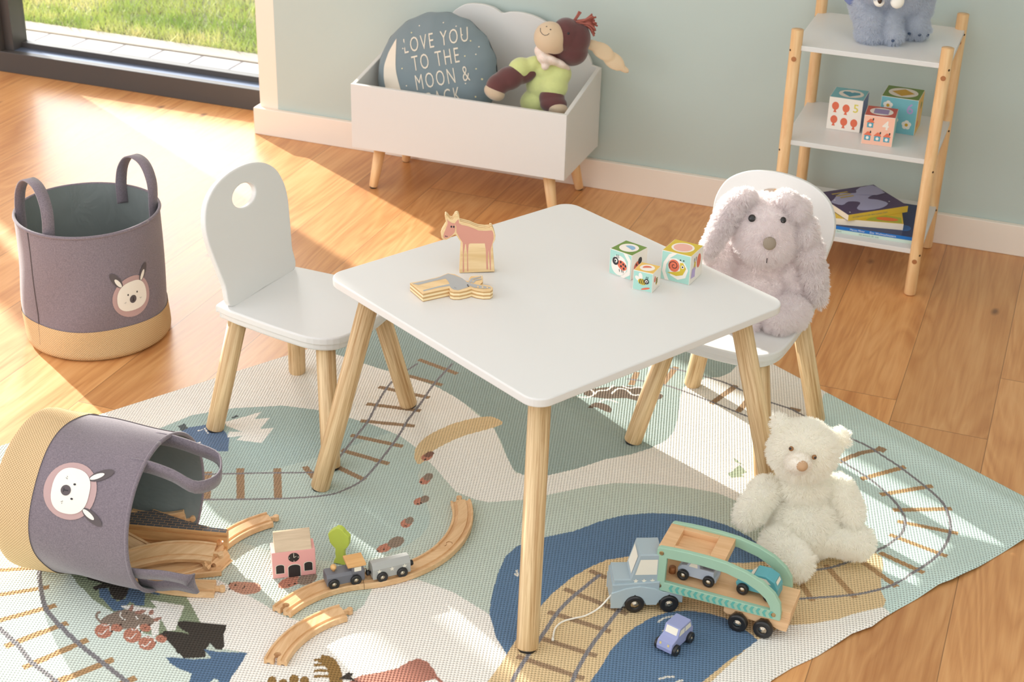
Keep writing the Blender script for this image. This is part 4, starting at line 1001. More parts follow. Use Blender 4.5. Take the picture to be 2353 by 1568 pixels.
# ------------------------------------------------------------------ fallen basket and its railway
AX = Vector((math.cos(r_(4)), math.sin(r_(4)), 0)); RIMC = Vector((-1.352, 1.962, .1500)); HB = .264
MB2 = Matrix(((0, AX.y, AX.x, 0), (0, -AX.x, AX.y, 0), (1, 0, 0, 0), (0, 0, 0, 1))); MB2 = Matrix.Translation(RIMC-AX*HB) @ MB2
def hp2(P3, r, H):
    out = []
    # upper strap: leaves the rim at the top, swings out and sags
    a0, a1 = r_(20), r_(-16)
    p0 = P3(a0, H); p1 = P3(a1, H)
    A = Vector((p0.x-.012, p0.y, H-.030)); Bq = Vector((p1.x-.012, p1.y, H-.030))
    pts = spl([tuple(A), (p0.x-.012, p0.y, H+.004), (p0.x-.020, p0.y, H+.045), (p0.x-.036, p0.y-.002, H+.088), ((p0.x+p1.x)/2-.040, (p0.y+p1.y)/2, H+.108), (p1.x-.030, p1.y+.002, H+.088), (p1.x-.018, p1.y, H+.042), (p1.x-.012, p1.y, H+.002), tuple(Bq)], 4, False)
    out.append((pts, [Vector((1, .10, .12))]*len(pts)))
    a0, a1 = r_(112), r_(150)
    p0 = P3(a0, H); p1 = P3(a1, H)
    q0 = p0*.93; q1 = p1*.93
    pts = spl([(q0.x, q0.y, H-.03), (q0.x, q0.y, H+.005), (q0.x+.004, q0.y-.004, H+.050), (q0.x, q0.y-.010, H+.086), (q0.x-.012, q0.y-.024, H+.094), (q1.x+.020, q1.y+.010, H+.080), (q1.x+.010, q1.y, H+.040), (q1.x, q1.y, H+.004), (q1.x, q1.y, H-.03)], 4, False)
    out.append((pts, [Vector((1, .35, 0))]*len(pts)))
    return out
make_basket('mauve grey felt storage basket lying on its side, wooden tracks spilling out', MB2, r=.1425, H=HB, band=.080, face_ang=r_(52), handle_pts=hp2, seed=9)

# ascending bridge piece lying on its side, brick print upward
brick = mat('brick_print_dark', srgb(84, 84, 88), .5); n = N(brick)
at = n.coord('Object', (1, 1, 1)); bt = n.n('ShaderNodeTexBrick'); n.l(at, bt.inputs['Vector'])
bt.inputs['Color1'].default_value = srgb(82, 82, 86); bt.inputs['Color2'].default_value = srgb(92, 92, 96); bt.inputs['Mortar'].default_value = srgb(196, 150, 104)
bt.inputs['Scale'].default_value = 1; bt.inputs['Brick Width'].default_value = .0150; bt.inputs['Row Height'].default_value = .0075; bt.inputs['Mortar Size'].default_value = .00045
n.l(bt.outputs['Color'], n.b.inputs['Base Color'])
BEECHD = wood('honey_beech_wood', srgb(222, 172, 116), srgb(196, 142, 90), 'X', 110, 8, .42, .1)
Eb = U(522, 1247, .052); Ib = U(292, 1226, .058)
d = (Ib-Eb); L_ = .25; dn = d.normalized()
away = Vector((CF.x, CF.y, 0)).normalized()
Fb = frame(Eb, dn, None, (0, 0, 1))   # x along, z up, y = z cross x
yb = (Fb.to_3x3() @ Vector((0, 1, 0))); sgn = 1 if yb.dot(away) > 0 else -1
b = MB()
Pb = [(0, 0), (0, .012*sgn), (.030, .014*sgn), (.075, .026*sgn), (.125, .046*sgn), (.150, .056*sgn), (.165, .046*sgn), (.185, .046*sgn), (.185, .036*sgn), (.250, .032*sgn), (.250, 0)]
b.prism(Pb, -.020, .020, BEECHD, None, .0010, 2)
b.decal([(x+.002, y*.94+.0008*sgn) if i else (x+.002, y+.001*sgn) for i, (x, y) in enumerate(Pb)], brick, T(0, 0, .0203), 0)
o = b.build('toy_bridge_ramp')
for z in (.0120, -.0120):
    m_ = MB(); m_.box((-.01, -.003, z-.0025), (.26, .0025, z+.0025), BEECHD); c_ = m_.build('cut')
    md = o.modifiers.new('x', 'BOOLEAN'); md.object = c_; md.solver = 'EXACT'; apply_mods(o); bpy.data.objects.remove(c_)
m_ = MB(); m_.prism(circ(.013, 0, .0062, n=18), -.02, .02, BEECHD, frame((0, 0, 0), (1, 0, 0), (0, 0, 1))); c_ = m_.build('cut')
md = o.modifiers.new('x', 'BOOLEAN'); md.object = c_; md.solver = 'EXACT'; apply_mods(o); bpy.data.objects.remove(c_)
o.matrix_world = Fb
tag(o, 'wooden bridge ramp with dark brick print sticking out of the fallen basket', 'toy bridge', 'wooden railway tracks')

G2 = 'wooden tracks in the fallen basket'
def to(label, e0, z0, e1, z1, R, ang, roll=0, **kw):
    """track whose start (socket end) lies at e0 and which heads for e1 (photo points at given heights)"""
    a = U(*e0, z0); b_ = U(*e1, z1); dd = b_-a; hdg = math.atan2(dd.y, dd.x); pit = -math.asin(max(-1, min(1, dd.z/dd.length)))
    off = 0 if R is None else -math.copysign(ang/2, R)
    L = None if R is not None else kw.pop('L', dd.length)
    return track(label, T(*a) @ RZ(hdg) @ RY(pit) @ RX(roll) @ RZ(off), R, ang, L, group=G2, **kw)
to('curved beech track at the mouth of the fallen basket, lying across the pile', (250, 1310), .034, (468, 1280), .036, -.26, r_(42), roll=r_(24), female=True)
to('straight beech track flat on the rug poking out lowest from the basket', (508, 1310), ZR, (330, 1330), ZR, None, None, L=.15)
to('curved beech track reaching over the rug behind the bridge ramp', (500, 1262), ZR, (590, 1216), ZR+.001, -.19, r_(38))
to('curved beech track on the rug under the front basket strap', (330, 1338), ZR, (436, 1352), ZR, .30, r_(26))
to('small beech track tipped on edge between the bridge ramp and the pile', (470, 1312), .016, (512, 1272), .024, None, None, roll=r_(70), L=.055, male=False)
to('beech track standing on edge against the inside of the basket, highest of the pile', (300, 1190), .060, (412, 1192), .060, .19, r_(32), roll=r_(80), male=True)
to('dark shaded beech track leaning inside the basket mouth', (262, 1236), .050, (322, 1268), .030, None, None, roll=r_(35), L=.10, male=False)
to('beech track buried under the curved one in the basket mouth', (300, 1330), .014, (440, 1302), .014, .3, r_(24), roll=r_(10))

# ------------------------------------------------------------------ picture blocks
def blk_mat(name, c): return mat('block_'+name, srgb(*c), .45)
BW = blk_mat('white', (240, 232, 222)); BMINT = blk_mat('mint', (168, 212, 200)); BGREEN = blk_mat('green', (112, 142, 62)); BYEL = blk_mat('yellow', (212, 184, 56)); BOR = blk_mat('ochre', (232, 190, 96))
BPK = blk_mat('pink', (232, 176, 162)); BBLUE = blk_mat('blue', (140, 180, 210)); BCOR = blk_mat('coral', (224, 112, 82)); BBK = blk_mat('black', (44, 42, 48)); BRED = blk_mat('red', (196, 84, 68)); BSAL = blk_mat('salmon', (244, 190, 166))
BLIL = blk_mat('lilac', (156, 138, 178)); BSKY = blk_mat('sky', (122, 186, 196)); BTEAL = blk_mat('teal', (86, 158, 178)); BNAVY = blk_mat('blue_side', (104, 128, 176)); BGOLD = blk_mat('gold', (210, 164, 46)); BLEM = blk_mat('lemon', (222, 208, 98)); BLAV = blk_mat('lavender', (180, 160, 206))
def make_block(label, left, front, zt, s, cf, cr, ct, paint):
    """left/front: photo points of the bottom corners of the front-left face on height zt"""
    a = U(*left, zt); b_ = U(*front, zt); th = math.atan2(b_.y-a.y, b_.x-a.x)
    M = T(a.x, a.y, zt) @ RZ(th) @ T(s/2, s/2, 0)
    b = MB(); h = s/2
    b.box((-h, -h, 0), (h, h, s), BW, .0008)
    FF = frame((0, -h, h), (1, 0, 0), (0, 0, 1)); FR = frame((h, 0, h), (0, 1, 0), (0, 0, 1)); FT = T(0, 0, s); FL = frame((-h, 0, h), (0, -1, 0), (0, 0, 1))
    q = h-.0009
    b.decal(rrect(-q, -q, q, q, .0006, 2), cf, FF, .0002); b.decal(rrect(-q, -q, q, q, .0006, 2), cr, FR, .0002); b.decal(rrect(-q, -q, q, q, .0006, 2), ct, FT, .0002)
    def d(F, pts, m, lv): b.decal([(x*s, y*s) for x, y in pts], m, F, .0002+.0002*lv)
    paint(b, d, FF, FR, FT, s)
    o = b.build('picture_block', None, M); tag(o, label, 'toy block', 'picture stacking blocks'); return o
def rot(P, a, cx=0, cy=0): return [(cx+(x)*math.cos(a)-(y)*math.sin(a), cy+x*math.sin(a)+y*math.cos(a)) for x, y in P]
def p_lady(b, d, F, R, Tp, s):
    d(F, circ(-.05, -.06, .36, .40, 30), BW, 1); 
    d(F, [(.10, .50), (.28, .50), (.46, .30), (.46, -.30), (.20, -.50), (.02, -.50), (.32, -.2), (.34, .2)], BW, 1)
    d(F, rot(circ(0, 0, .23, .17, 24), -.5, .08, -.02), BCOR, 2); d(F, circ(-.22, .08, .14, .16, 20), BBK, 3)
    for x, y in ((.02, .10), (.14, .04), (.04, -.06), (.17, -.12), (.24, .0)): d(F, circ(x, y, .04, .05, 10), BBK, 3)
    d(F, circ(-.20, .10, .07, .08, 14), BW, 4); d(F, circ(-.22, .09, .04, .045, 10), BBK, 5)
    for x in (-.16, -.09): d(F, [(x, .22), (x+.02, .22), (x-.01, .36), (x-.03, .36)], BBK, 3)
    for x in (-.05, .05, .12): d(F, [(x, -.2), (x+.03, -.2), (x+.05, -.30), (x+.03, -.30)], BBK, 3)
    d(R, rot(circ(0, 0, .20, .16, 20), .7, -.16, -.02), BCOR, 2); d(R, circ(.02, .14, .12, .14, 18), BBK, 3)
    for x, y in ((-.20, .04), (-.12, -.06), (-.26, -.12)): d(R, circ(x, y, .045, .05, 10), BBK, 3)
    d(Tp, circ(0, 0, .37, .37, 30), BW, 1); d(Tp, circ(.02, .0, .22, .22, 24, -.5, PI-.2), BBLUE, 2)
def p_bee(b, d, F, R, Tp, s):
    d(F, rot(circ(0, 0, .10, .17, 18), .25, -.12, .26), BW, 1); d(F, rot(circ(0, 0, .10, .16, 18), .9, -.26, .12), BW, 1)
    d(F, rot(circ(0, 0, .24, .05, 14), .35, .16, -.34), BCOR, 1)
    d(F, rot(circ(0, 0, .22, .15, 24), -.2, -.02, -.02), BYEL, 2)
    for k in range(4): d(F, [(-.18+.09*k, -.13), (-.145+.09*k, -.13), (-.10+.09*k, .12), (-.135+.09*k, .12)], BBK, 3)
    d(F, circ(.20, .04, .12, .13, 18), BBK, 4); d(F, circ(.20, .05, .07, .075, 14), BW, 5); d(F, circ(.21, .04, .04, .04, 10), BBK, 6)
    for x in (.14, .22): d(F, [(x, .14), (x+.025, .14), (x+.05, .30), (x+.025, .30)], BBK, 4)
    d(R, circ(-.24, .12, .10, .16, 16), BCOR, 1); d(R, circ(0, -.06, .10, .20, 16), BYEL, 2)
    for y in (.08, -.02, -.12): d(R, [(-.1, y), (.1, y+.03), (.1, y-.02), (-.1, y-.05)], BBK, 3)
    d(Tp, circ(0, 0, .36, .36, 30), BW, 1); d(Tp, circ(0, 0, .22, .22, 20, .5, PI+.5), BCOR, 2)
def p_snail(b, d, F, R, Tp, s):
    d(F, [(-.46, -.2), (-.42, .1), (-.25, .42), (-.12, .49), (.02, .49), (-.2, .30), (-.32, .05), (-.34, -.2), (-.2, -.49), (-.34, -.49)], BW, 1)
    d(F, spl([(-.26, .0, 0), (-.22, .28, 0), (.0, .32, 0), (.30, .22, 0), (.43, .0, 0), (.36, -.28, 0), (.1, -.40, 0), (-.16, -.30, 0)] and [(-.26, 0), (-.22, .28), (0, .32), (.30, .22), (.43, 0), (.36, -.28), (.1, -.40), (-.16, -.30)], 4) if False else [(-.26, 0), (-.22, .28), (0, .32), (.30, .22), (.43, 0), (.36, -.28), (.1, -.40), (-.16, -.30)], BW, 1)
    d(F, [(-.28, -.22), (.02, -.14), (.16, -.08), (.14, .20), (.24, .22), (.36, .04), (.26, -.20), (.04, -.28)], BYEL, 2)
    d(F, circ(-.06, .06, .19, .21, 28), BCOR, 3)
    sp_ = [(-.06+(.02+.0165*a)*math.cos(a+1), .06+(.02+.0165*a)*math.sin(a+1)) for a in np.linspace(0, 9.2, 40)]
    for i in range(len(sp_)-1):
        (x0, y0), (x1, y1) = sp_[i], sp_[i+1]; l = math.hypot(x1-x0, y1-y0)+1e-9; nx, ny = -(y1-y0)/l*.011, (x1-x0)/l*.011
        d(F, [(x0-nx, y0-ny), (x1-nx, y1-ny), (x1+nx, y1+ny), (x0+nx, y0+ny)], BBK, 4)
    d(F, circ(.24, .08, .055, .06, 14), BW, 4); d(F, circ(.24, .08, .028, .03, 10), BBK, 5)
    for x in (.15, .26): d(F, circ(x, .30, .024, .026, 8), BBK, 4)
    d(R, circ(.16, .12, .16, .24, 20), BCOR, 1); d(R, [(-.26, -.1), (-.2, .2), (-.1, .2), (-.06, -.1)], BYEL, 1); d(R, [(-.42, -.3), (-.36, .0), (-.1, .02), (-.1, -.34)], BLAV, 2)
    for x in (-.24, -.10): d(R, [(x, .2), (x+.03, .2), (x+.04, .34), (x, .34)], BBK, 2)
    d(Tp, circ(0, 0, .37, .37, 30), BW, 1); d(Tp, circ(0, 0, .30, .30, 28), BPK, 2)
make_block('ladybird picture block with green top, leftmost of the three on the table', (1399, 627), (1444, 643), .4742, .0500, BMINT, BW, BGREEN, p_lady)
make_block('smallest picture block showing a bee, in front on the table', (1453, 664), (1497, 674), .4742, .0385, BMINT, BW, BOR, p_bee)
make_block('largest table block showing a snail, nearest to the rabbit', (1517, 640), (1578, 655), .4742, .0580, BMINT, BW, BYEL, p_snail)
def p5(b, d, F, R, Tp, s):
    for x, y in ((-.30, .24), (.02, .20), (-.30, -.18), (.0, -.22), (.30, -.22)):
        d(F, circ(x, y, .105, .125, 20), BCOR, 1); d(F, [(x-.02, y-.11), (x+.02, y-.11), (x+.05, y-.20), (x-.05, y-.20)], BCOR, 1)
    text_into(b, '5', .36*s, BLEM, F @ T(.31*s, .22*s, 0), .0005, bold=.004*s)
    d(Tp, circ(.05, 0, .37, .37, 28), BW, 1); d(Tp, [(.05, -.28), (.32, .0), (.28, .16), (.12, .18), (.05, .10), (-.02, .18), (-.18, .16), (-.22, 0)], BTEAL, 2)
def p4(b, d, F, R, Tp, s):
    for x, y in ((-.28, .22), (-.32, -.22), (-.0, -.22), (.30, -.22)):
        d(F, [(x-.10, y-.13), (x+.10, y-.13), (x+.10, y+.04), (x-.10, y+.04)], BTEAL, 1); d(F, circ(x, y-.045, .05, .055, 12), BW, 2)
        d(F, [(x-.13, y+.04), (x+.13, y+.04), (x+.04, y+.17), (x-.02, y+.17)], BCOR, 1); d(F, [(x+.06, y+.12), (x+.10, y+.12), (x+.10, y+.20), (x+.06, y+.20)], BBK, 2)
    text_into(b, '4', .40*s, BW, F @ T(.22*s, .20*s, 0), .0005, bold=.012*s)
    d(Tp, circ(0, 0, .38, .38, 28), BW, 1); d(Tp, rrect(-.24, -.24, .24, .24, .02, 2), BLIL, 2)
def p6(b, d, F, R, Tp, s):
    for x, y in ((-.30, .26), (.26, -.22), (-.10, -.14), (-.26, -.34)):
        for k in range(5): d(F, circ(x+.07*math.cos(k*1.257+.3), y+.07*math.sin(k*1.257+.3), .065, .065, 10), BW, 1+k*.1)
        d(F, circ(x, y, .045, .045, 12), BGOLD, 3)
    text_into(b, '6', .40*s, BLAV, F @ T(.30*s, .22*s, 0), .0005, bold=.006*s)
    d(R, rot(circ(0, 0, .10, .30, 14), .2, 0, 0), BPK, 1); d(R, circ(.1, .2, .12, .1, 12), BGREEN, 1); d(R, circ(-.2, -.25, .12, .1, 12), BCOR, 1)
    d(Tp, circ(0, 0, .40, .40, 28), BW, 1); d(Tp, [(0, -.31), (.31, 0), (0, .31), (-.31, 0)], BGOLD, 2)
make_block('white block with red balloons and a yellow 5, on the middle shelf board', (1898, 295), (1980, 307), .3632, .0850, BW, BNAVY, BSKY, p5)
make_block('salmon block with little houses and a white 4, frontmost on the shelf', (1978, 330), (2049, 339), .3632, .0755, BSAL, BMINT, BRED, p4)
make_block('sky blue block with daisies and a 6, at the back of the shelf', (2015, 300), (2101, 313), .3632, .0930, BSKY, BOR, BGREEN, p6)

# ------------------------------------------------------------------ wooden animals on the table
ROSE = mat('dusty_rose_print', srgb(212, 150, 132), .55); GRB = mat('soft_grey_print', srgb(170, 172, 172), .55)
plye = mat('plywood_edge', srgb(236, 208, 160), .6); n = N(plye)
w_ = n.n('ShaderNodeTexWave'); w_.inputs['Scale'].default_value = 1; w_.inputs['Distortion'].default_value = .6; n.l(n.coord('Object', (1, 1, 44)), w_.inputs[0]); w_.bands_direction = 'Z'
n.l(n.ramp(w_.outputs['Fac'], [(.35, srgb(200, 158, 104)), (.6, srgb(244, 220, 176))]), n.b.inputs['Base Color'])
def zc(L, o, s, c, base):  # zoomed outline -> metres in the figure's plane
    return [((x-c)/s, (base-y)/s) for x, y in L]
kx, ky = 6.533*1270*.93, 6.533*1270*.865
HO = [(1040, 975), (1545, 960), (1525, 760), (1510, 560), (1540, 500), (1545, 440), (1525, 370), (1505, 320), (1490, 300), (1462, 300), (1462, 320), (1400, 325), (1300, 312), (1240, 290), (1180, 262), (1100, 240), (1040, 225), (1035, 180), (1020, 130), (1000, 120), (975, 130), (955, 165), (935, 195), (900, 190), (870, 150), (845, 128), (830, 138), (828, 180), (840, 230), (850, 260), (815, 320), (785, 370), (772, 420), (780, 465), (810, 490), (850, 490), (900, 465), (940, 430), (975, 415), (1000, 440), (1030, 490), (1060, 530), (1050, 700)]
def conv(L, cx=1290, by=975): return [((x-cx)/kx, (by-y)/ky) for x, y in L]
a_ = U(1058, 628, .4742); b2_ = U(1134, 627, .4742); th = math.atan2(b2_.y-a_.y, b2_.x-a_.x); mid = (a_+b2_)/2
b = MB(); b.prism(conv(HO)[::-1], -.0085, .0085, PLY, None, .0010, 2, mside=plye)
def hd_(L, m, lv): b.decal(conv(L), m, T(0, 0, .0085), .0002*lv)
hd_([(1085, 960), (1105, 955), (1095, 700), (1115, 560), (1125, 545), (1145, 700), (1150, 945), (1165, 950), (1155, 700), (1165, 560), (1180, 543), (1395, 545), (1412, 640), (1425, 925), (1450, 925), (1440, 760), (1452, 640), (1465, 760), (1475, 935), (1490, 935), (1480, 640), (1500, 560), (1520, 480), (1515, 400), (1495, 358), (1400, 365), (1300, 358), (1230, 325), (1150, 295), (1060, 275), (1025, 250), (1018, 190), (990, 220), (965, 255), (985, 300), (990, 380), (1040, 470), (1080, 530), (1085, 700)][::-1], ROSE, 1)
hd_([(965, 255), (920, 245), (875, 215), (855, 185), (868, 250), (840, 330), (810, 400), (805, 450), (830, 470), (880, 455), (930, 420), (965, 380), (975, 330)][::-1], ROSE, 1)
for x, y, r1 in ((918, 298, 12), (952, 300, 12), (836, 433, 7), (856, 438, 7)): hd_([(x+r1*math.cos(t_), y+r1*1.3*math.sin(t_)) for t_ in np.linspace(0, 2*PI, 12, endpoint=False)][::-1], BBK, 3)
o = b.build('wooden_animal_figure'); o.matrix_world = T(mid.x, mid.y, .4742) @ RZ(th) @ frame((0, .0085, 0), (1, 0, 0), (0, 0, 1))
tag(o, 'standing plywood donkey figure painted dusty rose on the table', 'toy figure', 'plywood animal figures')
# elk lying down: outline traced on its top face
ME = [(275, 1110), (470, 1275), (865, 1190), (880, 1230), (930, 1245), (1020, 1245), (1120, 1225), (1200, 1200), (1280, 1225), (1380, 1240), (1480, 1235), (1518, 1210), (1520, 1185), (1480, 1155), (1400, 1140), (1330, 1135), (1370, 1090), (1370, 1030), (1365, 1000), (1280, 1002), (1190, 1008), (1160, 1040), (1165, 1085), (1110, 1075), (1030, 1020), (950, 980), (840, 965), (790, 985), (720, 1015), (500, 1070)]
zt = .4742+.0165
def mp_(L): return [tuple(U(900+x/6.533, 480+y/6.533, zt)[:2]) for x, y in L]
Pm = mp_(ME); cxm = sum(p[0] for p in Pm)/len(Pm); cym = sum(p[1] for p in Pm)/len(Pm)
loc = lambda L: [(x-cxm, y-cym) for x, y in mp_(L)]
b = MB(); b.prism(loc(ME), 0, .0165, PLY, None, .0010, 2, mside=plye)
def dm(L, m, lv): b.decal(loc(L), m, T(0, 0, .0165), .0002*lv)
dm([(310, 1125), (700, 1035), (820, 985), (850, 975), (950, 1000), (1060, 1045), (1130, 1100), (1190, 1110), (1175, 1165), (1100, 1195), (1000, 1225), (930, 1215), (890, 1190), (870, 1160), (700, 1185), (480, 1240), (470, 1225), (700, 1165), (870, 1130), (840, 1080), (810, 1050), (640, 1085), (400, 1145)][::-1], GRB, 1)
for L in ([(1160, 1100), (1190, 1050), (1340, 1015), (1350, 1030), (1220, 1065), (1200, 1110)], [(1200, 1110), (1250, 1060), (1350, 1050), (1345, 1065), (1260, 1085), (1230, 1120)], [(1180, 1120), (1320, 1150), (1480, 1180), (1490, 1200), (1350, 1200), (1230, 1185), (1180, 1160)]): dm(L[::-1], GRB, 2)
for L in ([(1280, 1165), (1300, 1160), (1310, 1185), (1290, 1190)], [(1350, 1172), (1370, 1168), (1380, 1192), (1360, 1195)], [(1420, 1180), (1440, 1178), (1448, 1198), (1430, 1200)]): dm(L[::-1], PLY, 3)
for x, y in ((1140, 1150), (1152, 1168)): dm([(x+12*math.cos(t_), y+7*math.sin(t_)) for t_ in np.linspace(0, 2*PI, 10, endpoint=False)][::-1], BBK, 4)
for x, y in ((945, 1185), (962, 1195)): dm([(x+6*math.cos(t_), y+3*math.sin(t_)) for t_ in np.linspace(0, 2*PI, 8, endpoint=False)][::-1], BBK, 4)
o = b.build('wooden_animal_figure'); o.matrix_world = T(cxm, cym, .4742)
tag(o, 'plywood elk figure painted grey lying flat on the table', 'toy figure', 'plywood animal figures')

# ------------------------------------------------------------------ books on the lowest board
PAGE = mat('book_pages', srgb(238, 226, 208), .8)
def book(label, corner, w_, dp, th, rz, z, cover, spine, top=None, spine_txt=None, soft=False):
    """corner: front-left bottom corner; spine on the front side"""
    b = MB(); t_ = .0011
    b.box((0, 0, t_), (w_-.002, dp-.002, th-t_), PAGE)
    b.box((0, -.001, 0), (w_, dp, t_), cover); b.box((0, -.001, th-t_), (w_, dp, th), cover, .0004)
    if spine: b.box((0, -.0016, 0), (w_, -.0004, th), spine)
    if top: top(b, w_, dp, th)
    if spine_txt:
        for tx, sz, x, m in spine_txt: text_into(b, tx, sz, m, frame((x, -.0017, th/2), (1, 0, 0), (0, 0, 1)), .0002, 'LEFT')
    o = b.build('picture_book', None, T(corner[0], corner[1], z) @ RZ(rz)); tag(o, label, 'book', 'picture books on the bottom board'); return o
CM = mat('cover_mint', srgb(200, 218, 206), .5); CN = mat('cover_navy', srgb(44, 58, 98), .45); CBL = mat('spine_blue', srgb(20, 110, 190), .45); CY = mat('spine_yellow', srgb(222, 190, 70), .45); CPU = mat('cover_aubergine', srgb(78, 62, 96), .45)
CLV = mat('cover_lavender', srgb(164, 164, 196), .5); CG = mat('cover_leaf_green', srgb(172, 178, 70), .5); CO = mat('cover_orange', srgb(232, 118, 66), .5); CD1 = mat('cover_disc_blue', srgb(50, 102, 166), .5); TXW = mat('text_white', srgb(236, 236, 236), .6); TXG = mat('text_grey', srgb(120, 128, 124), .6); TXY = mat('text_gold', srgb(176, 156, 92), .6)
zb = .1242
book('pale mint picture book, lowest of the shelf stack', (-.517, 3.752), .217, .225, .0085, r_(1), zb, CM, CM, None, [('ein Buch', .006, .02, TXG), ('Ich wünsch dir was', .0065, .085, TXG)])
def t2(b, w, d_, th): b.decal(circ(w-.026, .052, .016, .020, 22), CD1, T(0, 0, th), .0003)
book('navy covered picture book with bright blue spine, second from the bottom', (-.518, 3.754), .218, .222, .0085, r_(1), zb+.0087, CN, CBL, t2, [('Marcus Pfister', .0065, .062, TXW), ('Der Weihnachtsstern', .0075, .112, TXW)])
c3 = U(1905, 514, zb+.0176)
def t3(b, w, d_, th): b.decal([(.09, .004), (w-.004, .004), (w-.004, .04), (.12, .05)], CG, T(0, 0, th), .0003); b.decal(circ(w-.040, .022, .028, .012, 18), CO, T(0, 0, th), .0006)
book('thick cream board book with green and orange cover, third in the stack', (c3.x, c3.y), .185, .150, .0165, r_(11), zb+.0176, CY, PAGE, t3)
z4 = zb+.0345; c4 = U(1948, 508, z4); e4 = U(2084, 487, z4)
def t4(b, w, d_, th):
    F4 = T(0, 0, th)
    b.decal(spl([(.02, .10), (.06, .13), (.10, .12), (.135, .145), (w-.006, .15), (w-.006, .10), (.13, .09), (.11, .075), (.13, .06), (.14, .03), (.10, .008), (.05, .012), (.045, .03), (.075, .06), (.05, .075), (.02, .06), (.004, .085)], 3), CLV, F4, .0003)
    b.decal([(w*.62, d_-.02), (w*.52, d_-.045), (w*.60, d_*.66), (w*.8, d_*.56), (w-.006, d_*.60), (w-.006, d_-.006), (w*.75, d_-.006)][::-1] if False else [(w*.60, d_*.66), (w*.8, d_*.56), (w-.006, d_*.60), (w-.006, d_-.006), (w*.75, d_-.006), (w*.62, d_-.02), (w*.54, d_-.045)], CLV, F4, .0009)
    for k in range(3): b.decal([(.035+k*.004, d_-.020-.014*k), (.085, d_-.018-.014*k), (.085, d_-.025-.014*k), (.035+k*.004, d_-.027-.014*k)], TXY, F4, .0006)
    for x, y in ((.012, .012), (.02, d_-.06), (w-.03, .04)): b.decal(circ(x, y, .0022, n=8), TXW, F4, .0006)
book('dark purple board book with lavender animal and yellow spine, on top', (c4.x, c4.y), (e4-c4).length, .155, .0170, math.atan2(e4.y-c4.y, e4.x-c4.x), z4, CPU, CY, t4, [('ICH HAB DICH SO LIEB, MEIN KLEINER STERN', .0052, .012, TXG)])

# ------------------------------------------------------------------ round cushion in the chest
CU = mat('blue_grey_cotton', srgb(124, 138, 144), .85, .2, sheen=.2); CC = mat('cream_cotton_print', srgb(226, 216, 200), .85, .2); CYL = mat('pale_yellow_dot', srgb(216, 208, 168), .85)
R_ = .176; cc = Vector((-1.672, 3.925, .330)); 
Mc = T(*cc) @ RZ(r_(4)) @ RX(r_(90-22)) @ RZ(r_(17))
b = MB(); V = []; F = []; nr, na = 18, 96
def cush(x, y, side):
    r1 = min(math.hypot(x, y)/R_, 1); a = math.atan2(y, x)
    z = .052*(1-r1**2.6)**.6 if r1 < 1 else 0
    z *= 1+.22*math.sin(9*a+1)*max(0, r1-.45)*1.2*(1-r1*.3) + .16*math.sin(23*a)*max(0, r1-.65)
    return z*side
for side in (1, -1):
    o_ = len(V)
    for i in range(nr+1):
        for k in range(na):
            a = 2*PI*k/na; rr = R_*math.sin(PI/2*i/nr)*(1+.012*math.sin(17*a)*(i/nr)**6); V.append((rr*math.cos(a), rr*math.sin(a), cush(rr*math.cos(a), rr*math.sin(a), side)))
    for i in range(nr):
        for k in range(na):
            q = [o_+i*na+k, o_+i*na+(k+1) % na, o_+(i+1)*na+(k+1) % na, o_+(i+1)*na+k]; F.append(q if side < 0 else q[::-1])
b.add(V, F, CU, True)
o = b.build('round_cushion', None, Mc)
def on_c(mb, pts, m, h):
    """print laid on the cushion's curved front"""
    bm = bmesh.new(); vs = [bm.verts.new((p[0], p[1], 0)) for p in pts]; ed = [bm.edges.new((vs[i], vs[(i+1) % len(vs)])) for i in range(len(vs))]
    bmesh.ops.triangle_fill(bm, use_beauty=True, edges=ed)
    for ax in (0, 1):
        q = -R_
        while q < R_:
            bmesh.ops.bisect_plane(bm, geom=bm.verts[:]+bm.edges[:]+bm.faces[:], plane_co=(q, 0, 0) if ax == 0 else (0, q, 0), plane_no=(1, 0, 0) if ax == 0 else (0, 1, 0)); q += .010
    bm.verts.index_update(); mb.add([(v.co.x, v.co.y, cush(v.co.x, v.co.y, 1)+h) for v in bm.verts], [[v.index for v in f.verts] for f in bm.faces], m, True); bm.free()
pr = MB()
moon = [(.156*math.cos(a), .156*math.sin(a)) for a in np.linspace(r_(138), r_(262), 26)] + [(.030+.150*math.cos(a)-.012, .150*math.sin(a)) for a in np.linspace(r_(238), r_(158), 20)][0:0]
A0 = [(.150*math.cos(a), .150*math.sin(a)) for a in np.linspace(r_(128), r_(250), 30)]
p0, p1 = Vector(A0[0]), Vector(A0[-1]); mdl = (p0+p1)/2; inner = []
for t_ in np.linspace(1, 0, 20)[1:-1]:
    q = p0.lerp(p1, t_); dd = mdl.normalized()*-1; q2 = q - mdl.normalized()*(-.030)*math.sin(PI*t_); inner.append((q2.x, q2.y))
on_c(pr, A0+inner, CC, .0010); pr.build('moon_print', o); pr = MB()
for x, y, r1 in ((-.045, .125, .0022), (.085, .118, .002), (-.075, .085, .002), (.12, .07, .0022), (-.085, .03, .0022), (-.08, -.02, .002), (.10, .03, .0022), (.125, -.01, .0022), (-.055, -.05, .0022), (.09, -.045, .002), (.135, -.04, .003), (.10, .09, .002), (-.02, .14, .002), (.05, .135, .002), (.13, .03, .002), (.11, -.085, .0025), (-.06, -.09, .002), (.14, .05, .002), (.02, -.13, .003), (.085, -.11, .002)):
    on_c(pr, circ(x, y, r1, n=8), CYL if r1 > .0021 else CC, .0010)
pr.build('dot_print', o); pr = MB()
